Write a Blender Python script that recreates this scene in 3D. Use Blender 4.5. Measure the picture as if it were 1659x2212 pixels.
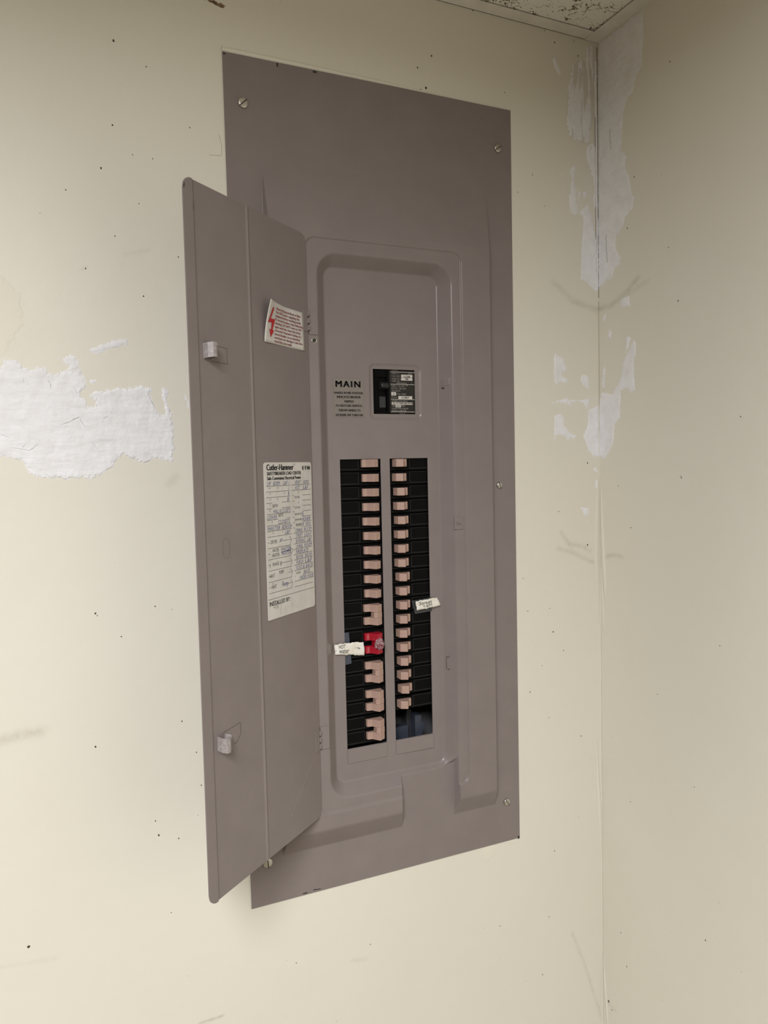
import bpy, bmesh, math, random
import numpy as np
from mathutils import Matrix, Vector

# ---------------------------------------------------------------- clear
for o in list(bpy.data.objects):
    bpy.data.objects.remove(o, do_unlink=True)
SC = bpy.context.scene
COL = SC.collection

# ---------------------------------------------------------------- measured data (metres; z measured from the bottom edge of the panel cover)
D_back = [('big', [(-0.2786, 0.6534),(-0.2612, 0.659),(-0.2496, 0.6594),(-0.247, 0.6646),(-0.2421, 0.6693),(-0.2339, 0.6696),(-0.2288, 0.6653),(-0.2271, 0.6614),(-0.22, 0.6597),(-0.2139, 0.6618),(-0.2055, 0.6608),(-0.2039, 0.6556),(-0.1984, 0.6551),(-0.1896, 0.658),(-0.1827, 0.6615),(-0.1831, 0.6655),(-0.1873, 0.668),(-0.1865, 0.6734),(-0.1814, 0.6763),(-0.1751, 0.6758),(-0.1697, 0.6707),(-0.1711, 0.6673),(-0.1738, 0.6645),(-0.166, 0.654),(-0.1651, 0.6459),(-0.1667, 0.6391),(-0.1732, 0.635),(-0.172, 0.6316),(-0.1671, 0.6283),(-0.1637, 0.6189),(-0.1547, 0.6204),(-0.1556, 0.6285),(-0.1618, 0.6325),(-0.1578, 0.6373),(-0.1462, 0.6382),(-0.1422, 0.6397),(-0.1317, 0.6412),(-0.1212, 0.6415),(-0.113, 0.6444),(-0.105, 0.6453),(-0.0956, 0.6427),(-0.0945, 0.6365),(-0.0966, 0.6336),(-0.0923, 0.6225),(-0.0872, 0.6127),(-0.0825, 0.6113),(-0.0813, 0.6226),(-0.085, 0.6352),(-0.0819, 0.6437),(-0.0772, 0.6396),(-0.0778, 0.6255),(-0.0747, 0.6156),(-0.0739, 0.6),(-0.0723, 0.5858),(-0.0721, 0.5744),(-0.0755, 0.5595),(-0.0851, 0.5604),(-0.0961, 0.562),(-0.1045, 0.5565),(-0.1125, 0.5595),(-0.1217, 0.5624),(-0.1295, 0.5667),(-0.1377, 0.5613),(-0.1387, 0.553),(-0.146, 0.549),(-0.1566, 0.5438),(-0.167, 0.5413),(-0.1823, 0.5404),(-0.1973, 0.5421),(-0.2071, 0.5424),(-0.2156, 0.5453),(-0.2241, 0.5455),(-0.2291, 0.5536),(-0.2341, 0.5616),(-0.2471, 0.5645),(-0.254, 0.5672),(-0.2679, 0.5674),(-0.2825, 0.5741)], 1.6),('smear', [(-0.1609, 0.6838),(-0.1505, 0.6883),(-0.1414, 0.69),(-0.1361, 0.6937),(-0.1255, 0.6955),(-0.1175, 0.6973),(-0.1186, 0.6876),(-0.1231, 0.6895),(-0.1271, 0.69),(-0.1338, 0.6863),(-0.1403, 0.6853),(-0.147, 0.6803),(-0.1535, 0.6787),(-0.1585, 0.6805)], 0.6),('edge', [(-0.0583, 0.6357),(-0.0568, 0.636),(-0.0562, 0.6301),(-0.0525, 0.628),(-0.0535, 0.6187),(-0.0553, 0.6229),(-0.0549, 0.6279),(-0.0573, 0.63)], 0.3),('isl', [(-0.1604, 0.6508),(-0.1534, 0.6503),(-0.1562, 0.6461),(-0.16, 0.646)], 1.0),('low', [(0.5247, 0.9165),(0.534, 0.9239),(0.5408, 0.9075),(0.5476, 0.881),(0.5513, 0.8723),(0.5517, 0.8358),(0.5521, 0.7973),(0.5422, 0.8021),(0.533, 0.8105),(0.5203, 0.8149),(0.5217, 0.8422),(0.5231, 0.8695),(0.5263, 0.8879)], 0.5),('streak', [(0.5337, 1.1473),(0.551, 1.1526),(0.5522, 1.1067),(0.5518, 1.053),(0.5443, 1.0447),(0.5407, 1.0334),(0.5371, 1.0096),(0.512, 1.0129),(0.503, 1.015),(0.4983, 1.0301),(0.4979, 1.0581),(0.5011, 1.0832),(0.5081, 1.116),(0.5176, 1.1231),(0.5313, 1.1275)], 1.6),('band', [(0.5382, 1.0097),(0.5452, 1.0126),(0.5514, 1.0027),(0.5514, 0.945),(0.5511, 0.9087),(0.5456, 0.9262),(0.5458, 0.9533),(0.5414, 0.9743),(0.5346, 0.9859),(0.5324, 0.9999)], 1.2),('rag1', [(0.5025, 0.969),(0.5139, 0.9777),(0.5091, 0.9486),(0.5181, 0.939),(0.5342, 0.9428),(0.5318, 0.9335),(0.5225, 0.9234),(0.5246, 0.9057),(0.5087, 0.9075),(0.4997, 0.9136),(0.4999, 0.9296),(0.5045, 0.9391)], 1.6),('tear', [(0.4772, 1.1248),(0.4798, 1.1158),(0.4845, 1.108),(0.488, 1.1035),(0.4857, 1.097),(0.4818, 1.1023),(0.4764, 1.1065),(0.4745, 1.1165)], 0.4),('A', [(0.4729, 0.7053),(0.4885, 0.6975),(0.4936, 0.6807),(0.4843, 0.6762),(0.4856, 0.672),(0.4948, 0.668),(0.4948, 0.6627),(0.4842, 0.6635),(0.4736, 0.66),(0.47, 0.6642),(0.4705, 0.701)], 0.4),('B', [(0.523, 0.6752),(0.5325, 0.6733),(0.5338, 0.6625),(0.5324, 0.6539),(0.5229, 0.6601),(0.5189, 0.6686)], 0.4),('C', [(0.4629, 0.6313),(0.476, 0.6368),(0.4945, 0.6403),(0.5011, 0.6372),(0.5173, 0.638),(0.535, 0.6409),(0.5336, 0.6322),(0.5308, 0.6257),(0.5227, 0.6332),(0.5159, 0.6359),(0.5003, 0.6344),(0.501, 0.6271),(0.4958, 0.6317),(0.4839, 0.6341)], 0.3),('Dd', [(0.4705, 0.6144),(0.481, 0.6188),(0.4876, 0.6124),(0.4875, 0.6017),(0.494, 0.5953),(0.4993, 0.5899),(0.51, 0.5845),(0.5059, 0.5809),(0.4998, 0.582),(0.4952, 0.5781),(0.4899, 0.5846),(0.4807, 0.5868),(0.4741, 0.5879),(0.4695, 0.5719)], 0.4),('E', [(0.5509, 0.6303),(0.5335, 0.6236),(0.5319, 0.604),(0.5222, 0.5845),(0.5289, 0.5736),(0.5316, 0.5648),(0.5398, 0.556),(0.5522, 0.554)], 0.5),('G', [(0.5401, 0.5345),(0.5438, 0.5388),(0.5479, 0.536),(0.5498, 0.5305),(0.5445, 0.5313)], 0.3),('H', [(0.5444, 0.5163),(0.5494, 0.5195),(0.5505, 0.5117),(0.5493, 0.504),(0.546, 0.5085)], 0.5),('I', [(0.5185, 0.481),(0.5226, 0.4775),(0.5322, 0.4771),(0.5329, 0.4672),(0.5252, 0.4675),(0.5211, 0.4721)], 1.3)]
D_right = [('R1', [(-0.0022, 1.1559),(-0.0225, 1.1538),(-0.0381, 1.1549),(-0.0533, 1.1547),(-0.0919, 1.1551),(-0.0923, 1.1304),(-0.0898, 1.0823),(-0.0822, 1.0776),(-0.0749, 1.0676),(-0.0732, 1.0566),(-0.0651, 1.0534),(-0.0576, 1.0465),(-0.053, 1.0313),(-0.0503, 1.0066),(-0.0484, 0.9866),(-0.0597, 0.9737),(-0.0559, 0.9648),(-0.0645, 0.9411),(-0.0724, 0.9128),(-0.0716, 0.8993),(-0.0567, 0.8901),(-0.0528, 0.8808),(-0.0438, 0.8729),(-0.0366, 0.8714),(-0.0359, 0.8538),(-0.0462, 0.837),(-0.0435, 0.8289),(-0.0357, 0.8272),(-0.0304, 0.8142),(-0.0197, 0.8113),(0.0011, 0.805)], 0.8),('R2', [(-0.0042, 0.6495),(-0.0296, 0.6439),(-0.0358, 0.6528),(-0.0481, 0.6704),(-0.0488, 0.6849),(-0.0602, 0.7),(-0.0647, 0.7096),(-0.072, 0.7156),(-0.0765, 0.7119),(-0.0762, 0.6956),(-0.0718, 0.6901),(-0.0745, 0.6468),(-0.0658, 0.6431),(-0.057, 0.6506),(-0.0449, 0.6477),(-0.0447, 0.6182),(-0.0432, 0.6099),(-0.0323, 0.5999),(-0.0296, 0.5723),(-0.0227, 0.5639),(-0.0098, 0.5507),(0.0025, 0.554),(0.0025, 0.6305)], 0.5),('R3', [(-0.0458, 0.7749),(-0.0503, 0.7781),(-0.0636, 0.779),(-0.0647, 0.7653),(-0.0472, 0.7667)], 0.3),('R4', [(-0.0574, 0.7231),(-0.0633, 0.7232),(-0.0676, 0.7204),(-0.0647, 0.7158),(-0.0572, 0.7004),(-0.0552, 0.7007)], 0.6),('R5', [(-0.0183, 0.7316),(-0.0234, 0.7403),(-0.0271, 0.7333),(-0.0246, 0.7263),(-0.0196, 0.7271)], 0.3),('R6', [(-0.009, 0.7567),(-0.0132, 0.7634),(-0.0164, 0.7617),(-0.0115, 0.753)], 0.3),('R7', [(-0.006, 0.6667),(-0.0111, 0.6963),(-0.0129, 0.6853),(-0.0107, 0.6554),(-0.0062, 0.6537)], 0.8)]
D_chips = [('brown', [(-0.0203, 1.0889),(-0.0075, 1.0897),(-0.0033, 1.0886),(0.0059, 1.0875),(0.0041, 1.084),(-0.0013, 1.0844),(-0.0087, 1.0868)], 0.5)]
D_ypatch = [('y', [(0.34, -0.001),(0.3525, 0.0002),(0.3634, -0.0051),(0.3585, -0.0156),(0.3505, -0.0213),(0.3427, -0.0221),(0.3367, -0.0104)], 0.6),('y2', [(0.3762, -0.0005),(0.3979, -0.0013),(0.3987, -0.0064),(0.3865, -0.0077)], 0.8),('y3', [(-0.2616, 0.7725),(-0.2407, 0.7551),(-0.2256, 0.7369),(-0.2252, 0.7076),(-0.2395, 0.6874),(-0.2424, 0.6726),(-0.2664, 0.6717)], 2.0)]
D_specks = [(-0.1395, 0.8824, 1.3),(-0.0998, 0.7458, 1.0),(-0.1206, 1.022, 1.6),(0.3423, 1.1556, 0.9),(0.4598, 1.1543, 1.0),(0.5116, 1.1498, 1.0),(0.518, 1.1311, 1.3),(0.278, 1.084, 1.6),(0.2571, 1.0652, 1.4),(0.2688, 1.0416, 2.0),(0.1833, 1.0376, 1.3),(0.2612, 1.0384, 0.9),(0.3917, 1.0575, 0.8),(0.4365, 0.9526, 0.9),(0.4772, 1.1415, 1.2),(0.4646, 0.2971, 1.3),(0.5292, 0.4222, 1.6),(0.4584, 0.3329, 0.8),(0.4198, 0.3327, 0.9),(0.4222, 0.2129, 1.0),(0.444, 0.2491, 0.8),(0.4829, 0.2671, 1.0),(0.5143, 0.1316, 1.2),(0.4632, -0.0356, 1.0),(0.4518, -0.1347, 1.0),(0.4388, -0.2212, 1.0),(-0.1663, 0.3889, 1.3),(-0.1644, 0.3861, 0.8),(-0.1397, 0.3595, 1.0),(-0.1011, 0.3905, 0.9),(-0.0758, 0.2504, 1.1),(-0.1727, 0.2367, 1.3),(-0.0604, 0.21, 0.9),(-0.1106, 0.1367, 1.0),(-0.1076, 0.1187, 1.3),(-0.0849, 0.1096, 1.1),(-0.0559, 0.1688, 0.9),(-0.2512, 0.0242, 1.8),(-0.0969, 0.0214, 0.8),(-0.1766, 0.8542, 0.9),(-0.1055, 0.9018, 0.9),(-0.0835, 0.9004, 0.8),(-0.1007, 0.8486, 0.8),(-0.128, 0.81, 0.8),(-0.16, 0.7717, 0.9),(-0.0593, 0.7934, 0.9),(-0.0406, 0.9414, 0.9),(-0.1254, 0.9309, 1.2),(-0.0865, 1.0008, 1.0),(0.4111, 0.9257, 0.8),(0.4567, 0.9121, 0.8),(0.4768, 0.4747, 0.8),(0.5303, 0.5451, 1.2),(0.4125, 0.3806, 0.8),(0.4547, 0.1698, 0.8),(0.3646, -0.1247, 1.0),(0.1594, -0.0928, 0.9),(0.0556, -0.0872, 0.9)]
D_rspecks = [(-0.14, 1.0635, 1.2),(-0.154, 0.7539, 1.2),(-0.0746, 0.9398, 1.2),(-0.0606, 0.874, 1.1),(-0.0428, 0.8875, 0.9),(-0.1373, 0.8267, 1.0),(-0.1596, 0.5229, 1.2),(-0.158, 0.5253, 0.9),(-0.2224, 0.3115, 0.9),(-0.2008, -0.0856, 1.2),(-0.0407, -0.1659, 1.0),(-0.0533, -0.2114, 1.2),(-0.0131, -0.292, 2.0),(-0.0203, -0.3015, 1.2),(-0.0656, 0.4508, 1.0),(-0.0625, 0.0461, 0.9),(-0.0403, 0.5103, 0.9),(-0.1819, 0.1139, 0.8),(-0.1161, 0.221, 0.8),(-0.252, 0.5967, 0.9)]
D_scuffs = [([(-0.2685, 0.2603),(-0.2503, 0.2633),(-0.2281, 0.2637)], 0.008, 0.5),([(0.4708, 0.806),(0.5078, 0.7822),(0.5505, 0.7716)], 0.006, 0.35),([(0.5036, 0.7806),(0.5332, 0.7759),(0.5548, 0.7732)], 0.004, 0.5),([(0.4806, 0.4438),(0.4956, 0.4257),(0.5214, 0.4206),(0.5344, 0.4127)], 0.0035, 0.5),([(0.4753, 0.4201),(0.504, 0.4113),(0.5342, 0.3973),(0.5545, 0.3902)], 0.004, 0.45),([(0.4889, 0.4295),(0.5126, 0.4037)], 0.003, 0.3),([(0.4946, -0.1721),(0.5171, -0.2268),(0.5508, -0.3277)], 0.0025, 0.45),([(0.0445, 0.7793),(0.0592, 0.7838)], 0.003, 0.3),([(-0.118, 0.7906),(-0.0926, 0.7981)], 0.003, 0.25),([(-0.1648, 0.7703),(-0.1585, 0.7738)], 0.002, 0.4),([(-0.0716, 0.5402),(-0.0798, 0.5324)], 0.006, 0.3),([(-0.0696, -0.1268),(-0.0412, -0.1262)], 0.002, 0.8),([(0.1322, -0.1072),(0.1521, -0.1113)], 0.003, 0.3),([(-0.2804, 0.0091),(-0.2247, 0.003)], 0.003, 0.2)]
D_rscuffs = [([(0.0005, 0.7732),(-0.0266, 0.7733),(-0.06, 0.786),(-0.0811, 0.8005)], 0.005, 0.55),([(-0.0363, 0.7746),(-0.1004, 0.793)], 0.004, 0.3),([(-0.0012, 0.401),(-0.0287, 0.4085),(-0.0483, 0.407)], 0.004, 0.5),([(-0.0078, -0.2932),(-0.0286, -0.2982)], 0.003, 0.4)]
D_pcracks = [[(-0.1934, 0.6005),(-0.1833, 0.6039),(-0.1781, 0.6073),(-0.173, 0.6093)], [(-0.1731, 0.6066),(-0.1684, 0.5985)], [(-0.2529, 0.5907),(-0.2437, 0.5867)], [(-0.2442, 0.5762),(-0.2347, 0.5748),(-0.2252, 0.5727),(-0.2164, 0.5799)], [(-0.2323, 0.5761),(-0.2278, 0.5813),(-0.2236, 0.5826)], [(-0.1633, 0.5829),(-0.1548, 0.5719)], [(-0.2036, 0.6483),(-0.2013, 0.645),(-0.2009, 0.6411)], [(-0.2282, 0.6522),(-0.2273, 0.6457)], [(-0.1487, 0.6081),(-0.1435, 0.6102)], [(-0.1779, 0.6416),(-0.1744, 0.6356)], [(-0.0999, 0.6364),(-0.0937, 0.6225)]]
D_main_text = [('MAIN', 0.13273, 0.64939, 0.16631, 0.65724),('HANDLE IN MID POSITION', 0.13001, 0.64064, 0.16954, 0.6434),('INDICATES BREAKER', 0.13381, 0.63538, 0.16657, 0.63828),('TRIPPED', 0.14331, 0.62973, 0.15673, 0.63249),('-TO RESTORE SERVICE-', 0.13075, 0.62433, 0.1691, 0.62716),('THROW HANDLE TO', 0.13539, 0.61835, 0.16575, 0.62138),('EXTREME OFF THEN ON.', 0.13195, 0.61224, 0.16966, 0.61526)]
D_mb_text = [('STYLE NO', 1, 0.21283, 0.67211, 0.2216, 0.67377),('TYPE CC', 0, 0.21273, 0.66786, 0.22418, 0.67025),('40°C', 0, 0.23653, 0.66801, 0.2433, 0.67017),('CAT. NO.', 0, 0.21265, 0.66454, 0.22517, 0.66693),('CC2200', 2, 0.23051, 0.66413, 0.23996, 0.66653),('AMPERES', 0, 0.21282, 0.66099, 0.22615, 0.66337),('200', 2, 0.23259, 0.66091, 0.23717, 0.66317),('240V AC', 0, 0.21275, 0.65787, 0.22474, 0.66025),('MADE IN U.S.A.', 0, 0.22013, 0.6557, 0.23516, 0.65752),('L', 0, 0.24191, 0.65557, 0.24284, 0.65726),('UND. LAB. INC.', 0, 0.21232, 0.65152, 0.23291, 0.65391),('®', 0, 0.234, 0.65285, 0.23589, 0.65453),('LISTED CIRCUIT', 0, 0.21224, 0.64818, 0.23391, 0.65072),('BREAKER', 0, 0.21243, 0.64523, 0.22496, 0.64752),('2', 2, 0.21419, 0.64101, 0.21632, 0.64359),('POLE UNIT', 0, 0.2195, 0.64069, 0.23373, 0.64323),('ISSUE', 0, 0.21222, 0.6365, 0.22047, 0.63898),('LL-8437', 2, 0.22716, 0.63628, 0.23768, 0.63887),('TERMINAL LUGS RANGE', 0, 0.2121, 0.63202, 0.23541, 0.63375),('AL-CU #2/0-300 MCM', 2, 0.21362, 0.62877, 0.24184, 0.63102),('USE', 0, 0.21274, 0.62544, 0.21646, 0.6274),('75°C', 2, 0.21886, 0.62519, 0.22501, 0.62749),('WIRE', 0, 0.22663, 0.62552, 0.23147, 0.62744),('TORQUE WIRE PRESSURE', 0, 0.21212, 0.62191, 0.2368, 0.62412),('SCREW TO 180 LB IN', 0, 0.21206, 0.6194, 0.23295, 0.62137),('TURN OFF', 1, 0.2229, 0.61565, 0.23204, 0.61743)]
D_mb_box = [(0.22677, 0.66403, 0.24339, 0.66787),(0.22667, 0.66019, 0.2433, 0.66355),(0.21181, 0.64015, 0.21861, 0.64468),(0.22196, 0.63555, 0.24257, 0.63959),(0.21202, 0.62818, 0.24266, 0.63135),(0.21752, 0.62471, 0.22571, 0.62797),(0.21145, 0.6708, 0.24662, 0.67132),(0.21105, 0.65472, 0.24624, 0.65524),(0.21109, 0.63492, 0.24605, 0.63545),(0.21069, 0.61849, 0.24594, 0.61902)]
D_cam = {'C': [-0.22213, -0.91031, 0.54637], 'R': [[0.908586, -0.417065, -0.022982], [-0.045574, -0.044292, -0.997979], [0.415204, 0.907797, -0.05925]], 'f': 1646.33}
D_Xc = 0.5536
D_Zc = 1.1569
D_H = 1.0343

Z0 = 1.19                       # height of the panel cover's bottom edge above the floor
CEIL = Z0 + D_Zc
XR = D_Xc                       # plane of the right wall
XL, YF = -3.0, -4.2             # left and front walls of the room

# ---------------------------------------------------------------- camera
cam = bpy.data.cameras.new('camera')
camo = bpy.data.objects.new('camera', cam)
COL.objects.link(camo)
Rm = D_cam['R']
M3 = Matrix(((Rm[0][0], -Rm[1][0], -Rm[2][0]), (Rm[0][1], -Rm[1][1], -Rm[2][1]), (Rm[0][2], -Rm[1][2], -Rm[2][2])))
camo.matrix_world = Matrix.Translation((D_cam['C'][0], D_cam['C'][1], D_cam['C'][2] + Z0)) @ M3.to_4x4()
cam.sensor_fit = 'HORIZONTAL'
cam.sensor_width = 36.0
cam.lens = 36.0 * D_cam['f'] / 1659.0
cam.clip_start = 0.01
SC.camera = camo

# ---------------------------------------------------------------- world, exposure
W = bpy.data.worlds.new('world')
SC.world = W
W.use_nodes = True
W.node_tree.nodes['Background'].inputs[0].default_value = (0.5, 0.5, 0.5, 1)
W.node_tree.nodes['Background'].inputs[1].default_value = 0.0
SC.view_settings.view_transform = 'Standard'
SC.view_settings.look = 'None'
SC.view_settings.gamma = 1.0
SC.view_settings.use_curve_mapping = False
SC.view_settings.exposure = 0.08
LAMP_COLOR = (0.985, 0.99, 1.0)
LAMP_X, LAMP_Y = -0.64, -1.55     # centre of the louvred ceiling troffer
lamp = bpy.data.lights.new('troffer_tubes', 'AREA'); lamp.shape = 'RECTANGLE'; lamp.size = 0.34; lamp.size_y = 1.10
lamp.energy = 50.0; lamp.color = LAMP_COLOR; lamp.spread = math.radians(175)
lamp_o = bpy.data.objects.new('troffer_tubes', lamp); COL.objects.link(lamp_o); lamp_o.location = (LAMP_X, LAMP_Y, CEIL + 0.004)

rnd = random.Random(7)

# ---------------------------------------------------------------- noise (numpy)
def _hash(i, j, seed):
    n = (i * 374761393 + j * 668265263 + seed * 974711) & 0x7fffffff
    n = ((n ^ (n >> 13)) * 1274126177) & 0x7fffffff
    return ((n ^ (n >> 16)) & 0xffff) / 65535.0
def vnoise(x, y, seed=0):
    xi = np.floor(x).astype(np.int64); yi = np.floor(y).astype(np.int64)
    fx = x - xi; fy = y - yi
    fx = fx * fx * (3 - 2 * fx); fy = fy * fy * (3 - 2 * fy)
    a = _hash(xi, yi, seed); b = _hash(xi + 1, yi, seed); c = _hash(xi, yi + 1, seed); d = _hash(xi + 1, yi + 1, seed)
    return (a * (1 - fx) + b * fx) * (1 - fy) + (c * (1 - fx) + d * fx) * fy
def fbm(x, y, seed=0, octv=4):
    s = 0.0; a = 0.5; t = 0.0
    for k in range(octv):
        s = s + a * vnoise(x * 2 ** k, y * 2 ** k, seed + k * 17); t += a; a *= 0.55
    return s / t * 2 - 1
def smooth(t):
    t = np.clip(t, 0, 1); return t * t * (3 - 2 * t)
def smin(a, b, k):
    h = np.clip(0.5 + 0.5 * (b - a) / k, 0, 1)
    return b * (1 - h) + a * h - k * h * (1 - h)
def smax(a, b, k): return -smin(-a, -b, k)

# ---------------------------------------------------------------- materials
def mat(name, color, rough=0.5, metal=0.0, spec=0.5, build=None):
    m = bpy.data.materials.new(name); m.use_nodes = True
    nt = m.node_tree; b = nt.nodes['Principled BSDF']
    b.inputs['Base Color'].default_value = (*color, 1)
    b.inputs['Roughness'].default_value = rough
    b.inputs['Metallic'].default_value = metal
    b.inputs['Specular IOR Level'].default_value = spec
    if build: build(nt, b)
    return m
def N(nt, typ, **kw):
    n = nt.nodes.new(typ)
    for k, v in kw.items(): setattr(n, k, v)
    return n
def noise(nt, scale, detail=3, rough=0.55, mapscale=None):
    tc = N(nt, 'ShaderNodeTexCoord'); n = N(nt, 'ShaderNodeTexNoise')
    n.inputs['Scale'].default_value = scale; n.inputs['Detail'].default_value = detail; n.inputs['Roughness'].default_value = rough
    if mapscale:
        mp = N(nt, 'ShaderNodeMapping'); mp.inputs['Scale'].default_value = mapscale
        nt.links.new(tc.outputs['Object'], mp.inputs[0]); nt.links.new(mp.outputs[0], n.inputs['Vector'])
    else:
        nt.links.new(tc.outputs['Object'], n.inputs['Vector'])
    return n
def ramp(nt, src, p0, c0, p1, c1):
    r = N(nt, 'ShaderNodeValToRGB')
    r.color_ramp.elements[0].position = p0; r.color_ramp.elements[0].color = (*c0, 1)
    r.color_ramp.elements[1].position = p1; r.color_ramp.elements[1].color = (*c1, 1)
    nt.links.new(src, r.inputs[0]); return r
def bump(nt, b, src, strength, dist):
    k = N(nt, 'ShaderNodeBump'); k.inputs['Strength'].default_value = strength; k.inputs['Distance'].default_value = dist
    nt.links.new(src, k.inputs['Height']); nt.links.new(k.outputs[0], b.inputs['Normal']); return k
def mixc(nt, fac, a, bcol, mode='MIX'):
    m = N(nt, 'ShaderNodeMix', data_type='RGBA', blend_type=mode)
    if isinstance(fac, float): m.inputs[0].default_value = fac
    else: nt.links.new(fac, m.inputs[0])
    for s, v in ((6, a), (7, bcol)):
        if isinstance(v, tuple): m.inputs[s].default_value = (*v, 1)
        else: nt.links.new(v, m.inputs[s])
    return m.outputs[2]

WALL_A, WALL_B = (0.765, 0.733, 0.640), (0.792, 0.764, 0.678)
def wall_nodes(nt, b):
    n1 = noise(nt, 3.0, 4)
    r = ramp(nt, n1.outputs['Fac'], 0.3, WALL_A, 0.7, WALL_B)
    at = N(nt, 'ShaderNodeAttribute', attribute_name='scuff')
    n2 = noise(nt, 90.0, 4, 0.7)
    mul = N(nt, 'ShaderNodeMath', operation='MULTIPLY')
    rr = ramp(nt, n2.outputs['Fac'], 0.3, (0.25, 0.25, 0.25), 0.62, (1, 1, 1))
    nt.links.new(at.outputs['Fac'], mul.inputs[0]); nt.links.new(rr.outputs[0], mul.inputs[1])
    c = mixc(nt, mul.outputs[0], r.outputs[0], (0.30, 0.275, 0.19))
    # faint random dirt specks
    tc = N(nt, 'ShaderNodeTexCoord'); vo = N(nt, 'ShaderNodeTexVoronoi'); vo.inputs['Scale'].default_value = 26
    nt.links.new(tc.outputs['Object'], vo.inputs['Vector'])
    lt = N(nt, 'ShaderNodeMath', operation='LESS_THAN'); lt.inputs[1].default_value = 0.022
    nt.links.new(vo.outputs['Distance'], lt.inputs[0])
    sp = N(nt, 'ShaderNodeMath', operation='MULTIPLY'); sp.inputs[1].default_value = 0.35
    nt.links.new(lt.outputs[0], sp.inputs[0])
    c = mixc(nt, sp.outputs[0], c, (0.2, 0.17, 0.11))
    nt.links.new(c, b.inputs['Base Color'])
    n3 = noise(nt, 160, 3); n4 = noise(nt, 14, 3)
    ad = N(nt, 'ShaderNodeMath', operation='MULTIPLY_ADD'); ad.inputs[1].default_value = 0.12
    nt.links.new(n3.outputs['Fac'], ad.inputs[0]); nt.links.new(n4.outputs['Fac'], ad.inputs[2])
    bump(nt, b, ad.outputs[0], 0.22, 0.004)
M_wall = mat('wall_paint', WALL_A, 0.42, spec=0.4, build=wall_nodes)
def plaster_nodes(nt, b):
    n1 = noise(nt, 55, 5, 0.6); r = ramp(nt, n1.outputs['Fac'], 0.25, (0.79, 0.785, 0.79), 0.6, (0.875, 0.875, 0.905))
    nt.links.new(r.outputs[0], b.inputs['Base Color'])
    n2 = noise(nt, 120, 5, 0.6); bump(nt, b, n2.outputs['Fac'], 0.35, 0.002)
M_plaster = mat('spackle', (0.84, 0.84, 0.87), 0.75, spec=0.25, build=plaster_nodes)
M_thin = mat('thin_spackle', (0.70, 0.675, 0.63), 0.7, spec=0.25)
M_speck = mat('fly_speck', (0.06, 0.045, 0.03), 0.7)
M_chip = mat('brown_paint_chip', (0.12, 0.065, 0.035), 0.7, build=lambda nt, b: nt.links.new(ramp(nt, noise(nt, 120, 4).outputs['Fac'], 0.35, (0.05, 0.025, 0.015), 0.65, (0.28, 0.18, 0.10)).outputs[0], b.inputs['Base Color']))
M_oldpaint = mat('old_cream_paint', (0.80, 0.765, 0.665), 0.6)
M_faint = mat('faint_crack', (0.46, 0.42, 0.31), 0.8)
M_crack = mat('crack_grime', (0.14, 0.11, 0.08), 0.8)
def panel_nodes(nt, b):
    n1 = noise(nt, 22, 4); r = ramp(nt, n1.outputs['Fac'], 0.3, (0.228, 0.193, 0.187), 0.7, (0.246, 0.209, 0.203))
    n2 = noise(nt, 38, 3, 0.5); r2 = ramp(nt, n2.outputs['Fac'], 0.78, (0, 0, 0), 0.83, (0.35, 0.35, 0.35))
    c = mixc(nt, r2.outputs[0], r.outputs[0], (0.11, 0.085, 0.07))
    nt.links.new(c, b.inputs['Base Color'])
    n3 = noise(nt, 420, 2); bump(nt, b, n3.outputs['Fac'], 0.06, 0.001)
M_panel = mat('taupe_enamel', (0.25, 0.21, 0.2), 0.26, spec=0.30, build=panel_nodes)
M_catch = mat('worn_enamel_edge', (0.36, 0.32, 0.325), 0.4, spec=0.5, build=lambda nt, b: nt.links.new(ramp(nt, noise(nt, 300, 3).outputs['Fac'], 0.45, (0.30, 0.265, 0.265), 0.75, (0.44, 0.41, 0.41)).outputs[0], b.inputs['Base Color']))
M_black = mat('black_phenolic', (0.004, 0.004, 0.0042), 0.38, spec=0.06, build=lambda nt, b: (nt.links.new(ramp(nt, noise(nt, 500, 2, 0.6).outputs['Fac'], 0.72, (0.004, 0.004, 0.0042), 0.80, (0.04, 0.038, 0.036)).outputs[0], b.inputs['Base Color'])))
M_blackedge = mat('worn_black_edge', (0.035, 0.034, 0.033), 0.45, spec=0.2)
M_inside = mat('dark_interior', (0.03, 0.03, 0.034), 0.6)
M_inmetal = mat('grey_inner_metal', (0.16, 0.155, 0.165), 0.5)
M_blue = mat('blue_grey_plastic', (0.040, 0.048, 0.070), 0.45)
M_tan = mat('tan_handle', (0.43, 0.285, 0.235), 0.42, spec=0.4, build=lambda nt, b: nt.links.new(ramp(nt, noise(nt, 160, 4).outputs['Fac'], 0.3, (0.42, 0.278, 0.228), 0.7, (0.48, 0.325, 0.27)).outputs[0], b.inputs['Base Color']))
M_tanlight = mat('tan_emboss', (0.56, 0.41, 0.355), 0.45)
M_red = mat('red_paint_handle', (0.40, 0.008, 0.025), 0.4, build=lambda nt, b: nt.links.new(ramp(nt, noise(nt, 260, 4, 0.7).outputs['Fac'], 0.64, (0.40, 0.008, 0.025), 0.72, (0.5, 0.32, 0.28)).outputs[0], b.inputs['Base Color']))
M_redlight = mat('red_emboss', (0.62, 0.24, 0.22), 0.45)
M_foil = mat('clear_tape_ball', (0.46, 0.38, 0.38), 0.28, metal=0.0, build=lambda nt, b: (nt.links.new(ramp(nt, noise(nt, 380, 3).outputs['Fac'], 0.42, (0.20, 0.02, 0.035), 0.66, (0.42, 0.38, 0.39)).outputs[0], b.inputs['Base Color'])))
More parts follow.
